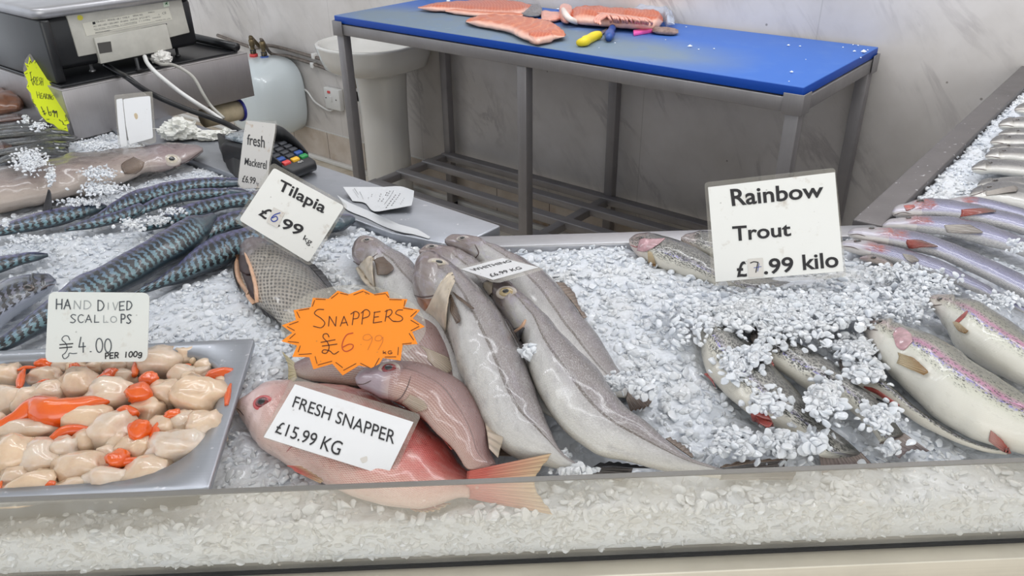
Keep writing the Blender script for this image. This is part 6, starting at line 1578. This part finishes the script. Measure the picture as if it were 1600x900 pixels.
# hand dived scallops
S7 = lambda x, y: (70+x/7.5, 450+y/7.5)
k = Card('price_card', 'white handwritten price card reading Hand Dived Scallops £4.00 per 100g, standing in the pan', (71, 566), .914, (.07, -.834, .547))
k.sheet('card', [S7(45, 45), S7(1228, 55), S7(1200, 862), S7(5, 872)], 0, .0012, CARD_OFF, .009)
GREYINK = plain('smudged_marker_ink', c(70, 76, 82), .5)
k.strokes(word('HA', [S7(120, 130), S7(320, 138), S7(312, 248), S7(118, 246)]), 1.9, .0006, GREYINK)
k.strokes(word('ND', [S7(325, 150), S7(560, 150), S7(555, 250), S7(320, 245)]), 1.1, .0006, INK_PALE, 'worn_handwriting')
k.strokes(word('D', [S7(605, 145), S7(710, 148), S7(706, 268), S7(605, 266)]), 1.7, .0006, GREYINK)
k.strokes(word('IV', [S7(700, 175), S7(870, 168), S7(865, 262), S7(700, 250)]), 1.1, .0006, INK_PALE, 'worn_handwriting')
k.strokes(word('ED', [S7(862, 165), S7(1035, 150), S7(1030, 252), S7(862, 264)]), 1.7, .0006, GREYINK)
k.strokes(word('SCAL', [S7(285, 310), S7(655, 320), S7(650, 402), S7(285, 408)]), 1.4, .0006, GREYINK)
k.strokes(word('LO', [S7(665, 320), S7(855, 340), S7(850, 404), S7(665, 404)]), 1.1, .0006, INK_PALE, 'worn_handwriting')
k.strokes(word('PS', [S7(880, 308), S7(1025, 315), S7(1018, 416), S7(880, 410)]), 1.9, .0006, GREYINK)
k.strokes([[S7(292, 610), S7(270, 565), S7(225, 565), S7(200, 605), S7(245, 650), S7(262, 710), S7(240, 760), S7(205, 790), S7(230, 830), S7(275, 800), S7(285, 765), S7(330, 770), S7(375, 765)]], 1.3, .0006, GREYINK)
k.strokes([[S7(175, 665), S7(328, 652)], [S7(172, 705), S7(318, 692)]], 1.8, .0007, INK)
k.strokes(word('4.00', [S7(385, 575), S7(790, 600), S7(790, 755), S7(385, 755)], .1), 1.7, .0006, GREYINK)
k.strokes(word('PER 100g', [S7(700, 765), S7(1150, 740), S7(1140, 800), S7(700, 830)], .12), 1.8, .0006, INK)
# snappers star
O6 = lambda x, y: (430+x/6, 440+y/6)
k = Card('price_star', 'fluorescent orange star-shaped price sign reading Snappers £6.99, lying over the fish', (552, 580), .925, (.02, -.66, .75))
k.sheet('laminate', [O6(733+680*math.cos(a), 430+ (400 if math.sin(a) < 0 else 330)*math.sin(a)) for a in np.linspace(0, 6.283, 60, endpoint=False)], 0, .0012, LAMI)
star = [(585, 85), (690, 118), (822, 68), (925, 118), (1055, 92), (1075, 158), (1240, 165), (1210, 240), (1358, 266), (1290, 345), (1402, 422), (1285, 470), (1335, 585), (1195, 592), (1175, 740), (1010, 715), (975, 772), (900, 810), (785, 785), (632, 880), (535, 770), (358, 822), (320, 708), (160, 705), (205, 600), (58, 558), (160, 480), (62, 410), (195, 360), (172, 268), (335, 240), (352, 152), (500, 160)]
k.sheet('star_card', [O6(*p) for p in star], .0008, .0006, FL_OR)
k.strokes([[O6(*a), O6(*b_)] for a, b_ in [((525, 158), (590, 108)), ((610, 108), (682, 124)), ((735, 124), (825, 90)), ((835, 95), (882, 118)), ((930, 124), (1035, 112)), ((1040, 118), (1065, 150)), ((1072, 168), (1185, 170)), ((1218, 178), (1208, 230)), ((1200, 248), (1290, 262)), ((1325, 278), (1270, 328)), ((1272, 362), (1345, 405)), ((1348, 420), (1272, 460)), ((1255, 485), (1298, 548)), ((1192, 586), (1278, 576)), ((1155, 615), (1150, 688)), ((1028, 708), (1132, 706)), ((975, 718), (932, 795)), ((885, 808), (800, 766)), ((758, 768), (640, 832)), ((632, 806), (568, 758)), ((532, 746), (400, 782)), ((392, 768), (374, 702)), ((340, 676), (222, 684)), ((215, 660), (235, 602)), ((220, 572), (120, 562)), ((135, 535), (188, 488)), ((180, 458), (112, 422)), ((132, 405), (216, 375)), ((230, 340), (202, 284)), ((222, 270), (318, 254)), ((348, 232), (370, 176)), ((380, 164), (472, 168))]], 1.0, .0014, INK_BRN, 'dashed_border')
k.strokes([[O6(455, 262), O6(400, 262), O6(368, 300), O6(430, 345), O6(465, 390), O6(430, 432), O6(358, 418)]], 1.25, .0014, INK_BRN)
k.strokes([[O6(*p) for p in ln] for ln in [[(500, 418), (508, 325)], [(508, 325), (565, 418)], [(565, 418), (574, 328)], [(610, 418), (645, 325)], [(645, 325), (680, 412)], [(620, 390), (672, 382)],
            [(722, 405), (738, 290)], [(708, 305), (750, 280), (785, 300), (775, 340), (730, 350)], [(812, 400), (826, 275)], [(805, 295), (850, 262), (885, 285), (875, 325), (822, 345)],
            [(920, 385), (932, 285)], [(925, 290), (985, 280)], [(925, 335), (970, 328)], [(918, 388), (1000, 375)], [(1030, 372), (1048, 265)], [(1030, 280), (1080, 262), (1095, 290), (1070, 322), (1040, 332)], [(1060, 330), (1100, 368), (1130, 372)], [(1195, 266), (1150, 268), (1130, 300), (1180, 325), (1195, 350), (1170, 372), (1108, 374)]]], 1.25, .0014, INK_BRN)
k.strokes([[O6(*p) for p in ln] for ln in [[(505, 520), (488, 490), (455, 494), (450, 525), (490, 570), (505, 620), (480, 670), (440, 665), (455, 640), (510, 650), (550, 680), (595, 655)], [(428, 570), (562, 545)], [(440, 605), (580, 586)]]], 1.3, .0014, INK_BRN)
k.strokes([[O6(*p) for p in [(730, 482), (670, 500), (632, 570), (630, 630), (665, 655), (720, 630), (730, 595), (690, 588), (635, 615)]]], 1.5, .0014, INK_RED, 'red_numeral')
k.strokes([[O6(*p) for p in ln] for ln in [[(800, 588), (808, 592)], [(905, 520), (880, 495), (835, 505), (825, 540), (870, 550), (905, 525)], [(910, 520), (905, 560), (868, 640)], [(1005, 530), (985, 505), (945, 515), (938, 550), (980, 555), (1008, 525)], [(1012, 520), (1005, 570), (965, 640)]]], .8, .0014, INK_FAINT, 'faint_numerals')
k.strokes(word('kG', [O6(1000, 645), O6(1105, 650), O6(1100, 680), O6(1000, 675)]), 1.0, .0014, INK_BRN)
# fresh snapper card
N3 = lambda x, y: (350+x/2.904, 540+y/2.904)
k = Card('price_card', 'printed white price card reading Fresh Snapper £15.99 kg, lying on the red snapper', (530, 672), .905, (.03, -.385, .923))
k.sheet('laminate', [N3(310, 138), N3(895, 312), N3(765, 598), N3(172, 418)], 0, .0012, LAMI, .005)
k.sheet('card', [N3(322, 175), N3(860, 347), N3(740, 592), N3(180, 415)], .0006, .0006, CARD_C)
k.text('FRESH SNAPPER', [N3(325, 228), N3(782, 388), N3(770, 448), N3(308, 278)], .0012, INK, .002)
k.text('£15.99 KG', [N3(248, 342), N3(543, 438), N3(520, 500), N3(230, 394)], .0012, INK, .002)
k.sheet('smear', [N3(615, 512), N3(650, 500), N3(652, 525), N3(628, 535)], .0008, .0003, CARD_OLD, .002)
# whiting card
H10 = lambda x, y: (700+x/10, 390+y/10)
k = Card('price_card', 'small white price card reading WHITHING £6.99 KG, lying across the whiting', (770, 437), .945, (-.171, .16, .96))
k.sheet('laminate', [H10(130, 280), H10(860, 105), H10(1500, 300), H10(790, 512), H10(690, 500)], 0, .0010, LAMI, .003)
k.sheet('card', [H10(200, 305), H10(850, 130), H10(1410, 275), H10(700, 470)], .0005, .0005, CARD_C)
k.text('WHITHING', [H10(330, 305), H10(955, 158), H10(1000, 185), H10(410, 335)], .0010, INK, .004)
k.text('£6.99 KG', [H10(620, 385), H10(1115, 262), H10(1165, 295), H10(680, 425)], .0010, INK, .004)
# fresh herring star
Y7 = lambda x, y: (20+x/6.92, 80+y/6.92)
k = Card('price_star', 'fluorescent yellow star-edged price sign reading Fresh Herring £6.99, leaning over the herring heap', (106, 205), .905, (.05, -.80, .55))
k.sheet('laminate', [Y7(*p) for p in [(180, 25), (250, 22), (330, 70), (390, 150), (440, 240), (500, 350), (560, 480), (600, 620), (620, 760), (600, 870), (480, 850), (350, 740), (260, 640), (190, 500), (135, 330), (112, 200), (130, 90)]], 0, .0012, LAMI, .003)
k.sheet('star_card', [Y7(*p) for p in [(178, 55), (210, 128), (255, 68), (305, 155), (352, 148), (385, 250), (450, 300), (475, 398), (530, 465), (532, 540), (582, 630), (570, 690), (612, 778), (580, 795), (600, 875), (500, 845), (440, 790), (370, 765), (300, 690), (265, 612), (215, 555), (195, 455), (148, 395), (165, 335), (120, 230), (160, 200), (128, 122), (165, 140)]], .0008, .0006, FL_YE)
k.strokes([[Y7(*p) for p in ln] for ln in [[(185, 225), (205, 320), (215, 360)], [(185, 240), (200, 222)], [(190, 315), (225, 295)], [(222, 370), (225, 275)], [(222, 280), (245, 285), (240, 320), (225, 325)], [(230, 325), (248, 362)], [(258, 365), (258, 280)], [(258, 282), (272, 280)], [(258, 320), (272, 318)], [(258, 365), (275, 362)], [(298, 285), (282, 300), (298, 335), (282, 362)], [(306, 370), (306, 285)], [(325, 370), (322, 290)], [(306, 330), (323, 328)]]], .75, .0014, INK)
k.strokes([[Y7(*p) for p in ln] for ln in [[(255, 435), (268, 505)], [(282, 440), (292, 508)], [(262, 475), (288, 470)], [(300, 510), (302, 455)], [(302, 455), (318, 455)], [(302, 485), (316, 482)], [(302, 510), (320, 508)], [(325, 512), (338, 455), (352, 515)], [(330, 490), (348, 488)], [(358, 515), (358, 458)], [(358, 460), (374, 470), (360, 485), (376, 515)], [(386, 465), (384, 518)], [(394, 520), (394, 465)], [(394, 465), (410, 520)], [(410, 520), (410, 468)], [(435, 480), (420, 490), (420, 520), (436, 522), (436, 500)]]], .7, .0014, INK)
k.strokes([[Y7(*p) for p in ln] for ln in [[(305, 600), (350, 690)], [(320, 655), (345, 645)], [(332, 680), (360, 668)], [(370, 600), (380, 640), (395, 690), (415, 690), (408, 655), (390, 665)], [(440, 640), (425, 650), (435, 665), (445, 640), (450, 710)], [(470, 645), (455, 655), (462, 672), (474, 648), (482, 715)], [(500, 740), (520, 755)], [(530, 755), (548, 785)]]], 1.1, .0014, INK)
k.strokes([[Y7(*a), Y7(*b_)] for a, b_ in [((180, 140), (190, 105)), ((190, 105), (205, 130)), ((238, 130), (255, 100)), ((255, 100), (280, 150)), ((315, 178), (338, 168)), ((355, 190), (368, 240)), ((405, 285), (432, 298)), ((445, 320), (448, 355)), ((475, 425), (520, 465)), ((520, 465), (518, 520)), ((535, 565), (572, 612)), ((572, 612), (555, 642)), ((565, 690), (580, 740)), ((560, 755), (590, 745)), ((215, 520), (220, 560)), ((220, 560), (250, 585)), ((150, 155), (168, 168)), ((135, 245), (158, 235)), ((165, 385), (168, 370)), ((365, 735), (395, 735)), ((540, 790), (575, 800)), ((560, 835), (575, 830))]], .8, .0014, INK, 'dashed_border')

# ------------------------------------------------------------------ writing on the scale
class SPlane:
    def __init__(s, root): s.root = root
    def at(s, u, v, lift=0.): return SP(u, v, .0016+lift)
sp_ = SPlane(rp)
Q2 = lambda x, y: (100+x/8, y/8)
tt = lambda body, quad, mat=INK_GREY, bold=0.: Card.text(sp_, body, [Q2(*p) for p in quad], 0, mat, bold, 'print')
def line8(x0, y0, x1, y1, h_): return [(x0, y0), (x1, y1), (x1+h_*.22, y1+h_), (x0+h_*.22, y0+h_)]
tt('CB-423-1   MODEL UB 1  TYPE P', line8(398, 265, 815, 205, 20)); tt('SERIAL NO.', line8(858, 190, 985, 172, 20)); tt('800806241', line8(1050, 152, 1130, 142, 14))
tt('AC 100-120V / 200-240V  50-60Hz  1A/0.5A  -5°C/+40°C', line8(365, 322, 1072, 196, 20))
tt('Max 6/15kg   Min 0.040kg   e = 0.002/0.005kg   T = -5.998kg', line8(375, 362, 1075, 236, 18)); tt('0.00.00.00', line8(1105, 220, 1210, 204, 12))
tt('MADE IN KOREA', line8(390, 402, 580, 370, 18)); tt('NAMDA CO., LTD.', line8(1145, 255, 1330, 224, 16)); tt('CE', line8(1225, 155, 1275, 145, 26)); tt('X', line8(1178, 175, 1192, 172, 18))
V = [sp_.at(*Q2(*p)) for p in [(355, 275), (390, 270), (395, 302), (360, 308)]]; mk('maker_mark', V, [(0, 1, 2, 3)], INK, rp)
V = []
F = []
for (x0, y0, x1, y1) in [(385, 383, 915, 288), (390, 418, 1140, 268)]:
    i = len(V); V += [sp_.at(*Q2(x0, y0)), sp_.at(*Q2(x1, y1)), sp_.at(*Q2(x1, y1+3)), sp_.at(*Q2(x0, y0+3))]; F.append((i, i+1, i+2, i+3))
mk('rule', V, F, INK_GREY, rp)
sp_.root = pn
prism('inspection_sticker', [sp_.at(*Q2(*p), -.001) for p in [(1235, 12), (1305, 0), (1320, 75), (1248, 90)]], EV*-.0006, plain('pale_green_sticker', c(206, 218, 200), .4), pn)
prism('sticker_mark', [sp_.at(*Q2(*p), -.0004) for p in [(1258, 35), (1278, 38), (1292, 15), (1290, 45), (1300, 62), (1282, 52), (1262, 60), (1272, 45)]], EV*-.0003, GRN_DK, pn)
prism('yellow_sticker', [sp_.at(*Q2(*p), -.001) for p in [(170, 195), (205, 188), (235, 205), (240, 235), (215, 255), (180, 250), (165, 225)]], EV*-.0006, plain('yellow_daub', c(206, 196, 70), .5), pn)
# ------------------------------------------------------------------ light
wd = bpy.data.worlds.new('world'); SC.world = wd; wd.use_nodes = True
wd.node_tree.nodes['Background'].inputs[0].default_value = (.88, .93, 1., 1); wd.node_tree.nodes['Background'].inputs[1].default_value = 1.12
def area(name, loc, tgt, sx, sy, power, col):
    l = bpy.data.lights.new(name, 'AREA'); l.shape = 'RECTANGLE'; l.size = sx; l.size_y = sy; l.energy = power; l.color = col
    o = bpy.data.objects.new(name, l); COL.objects.link(o); o.location = loc
    o.rotation_euler = (Vector(tgt)-Vector(loc)).to_track_quat('-Z', 'Y').to_euler(); return o
area('ceiling_tubes_over_counter', (.0, 1.35, 2.75), (.0, 1.35, 0), 2.6, .1, 8, (.93, .96, 1.))
area('ceiling_tubes_behind', (.9, 1.9, 2.8), (1.35, 2.75, 1.1), 2.6, .25, 30, (.94, .96, 1.))
area('added_left_wall_fill', (-1.3, 2.0, 2.8), (-.9, 3.6, 1.0), 1.8, .25, 18, (.94, .96, 1.))  # extra lamp, added to brighten the wall on the left
area('shopfront_daylight', (.6, -2.3, 1.35), (.4, 1.2, .85), 4.2, 2.2, 50, (1., .97, .90))
vs = SC.view_settings; vs.view_transform = 'Standard'; vs.look = 'None'; vs.exposure = .04; vs.gamma = 1; vs.use_curve_mapping = False
SC.cycles.max_bounces = 10; SC.cycles.transmission_bounces = 8; SC.cycles.transparent_max_bounces = 16; SC.cycles.caustics_reflective = False; SC.cycles.caustics_refractive = False
SC.cycles.use_denoising = True
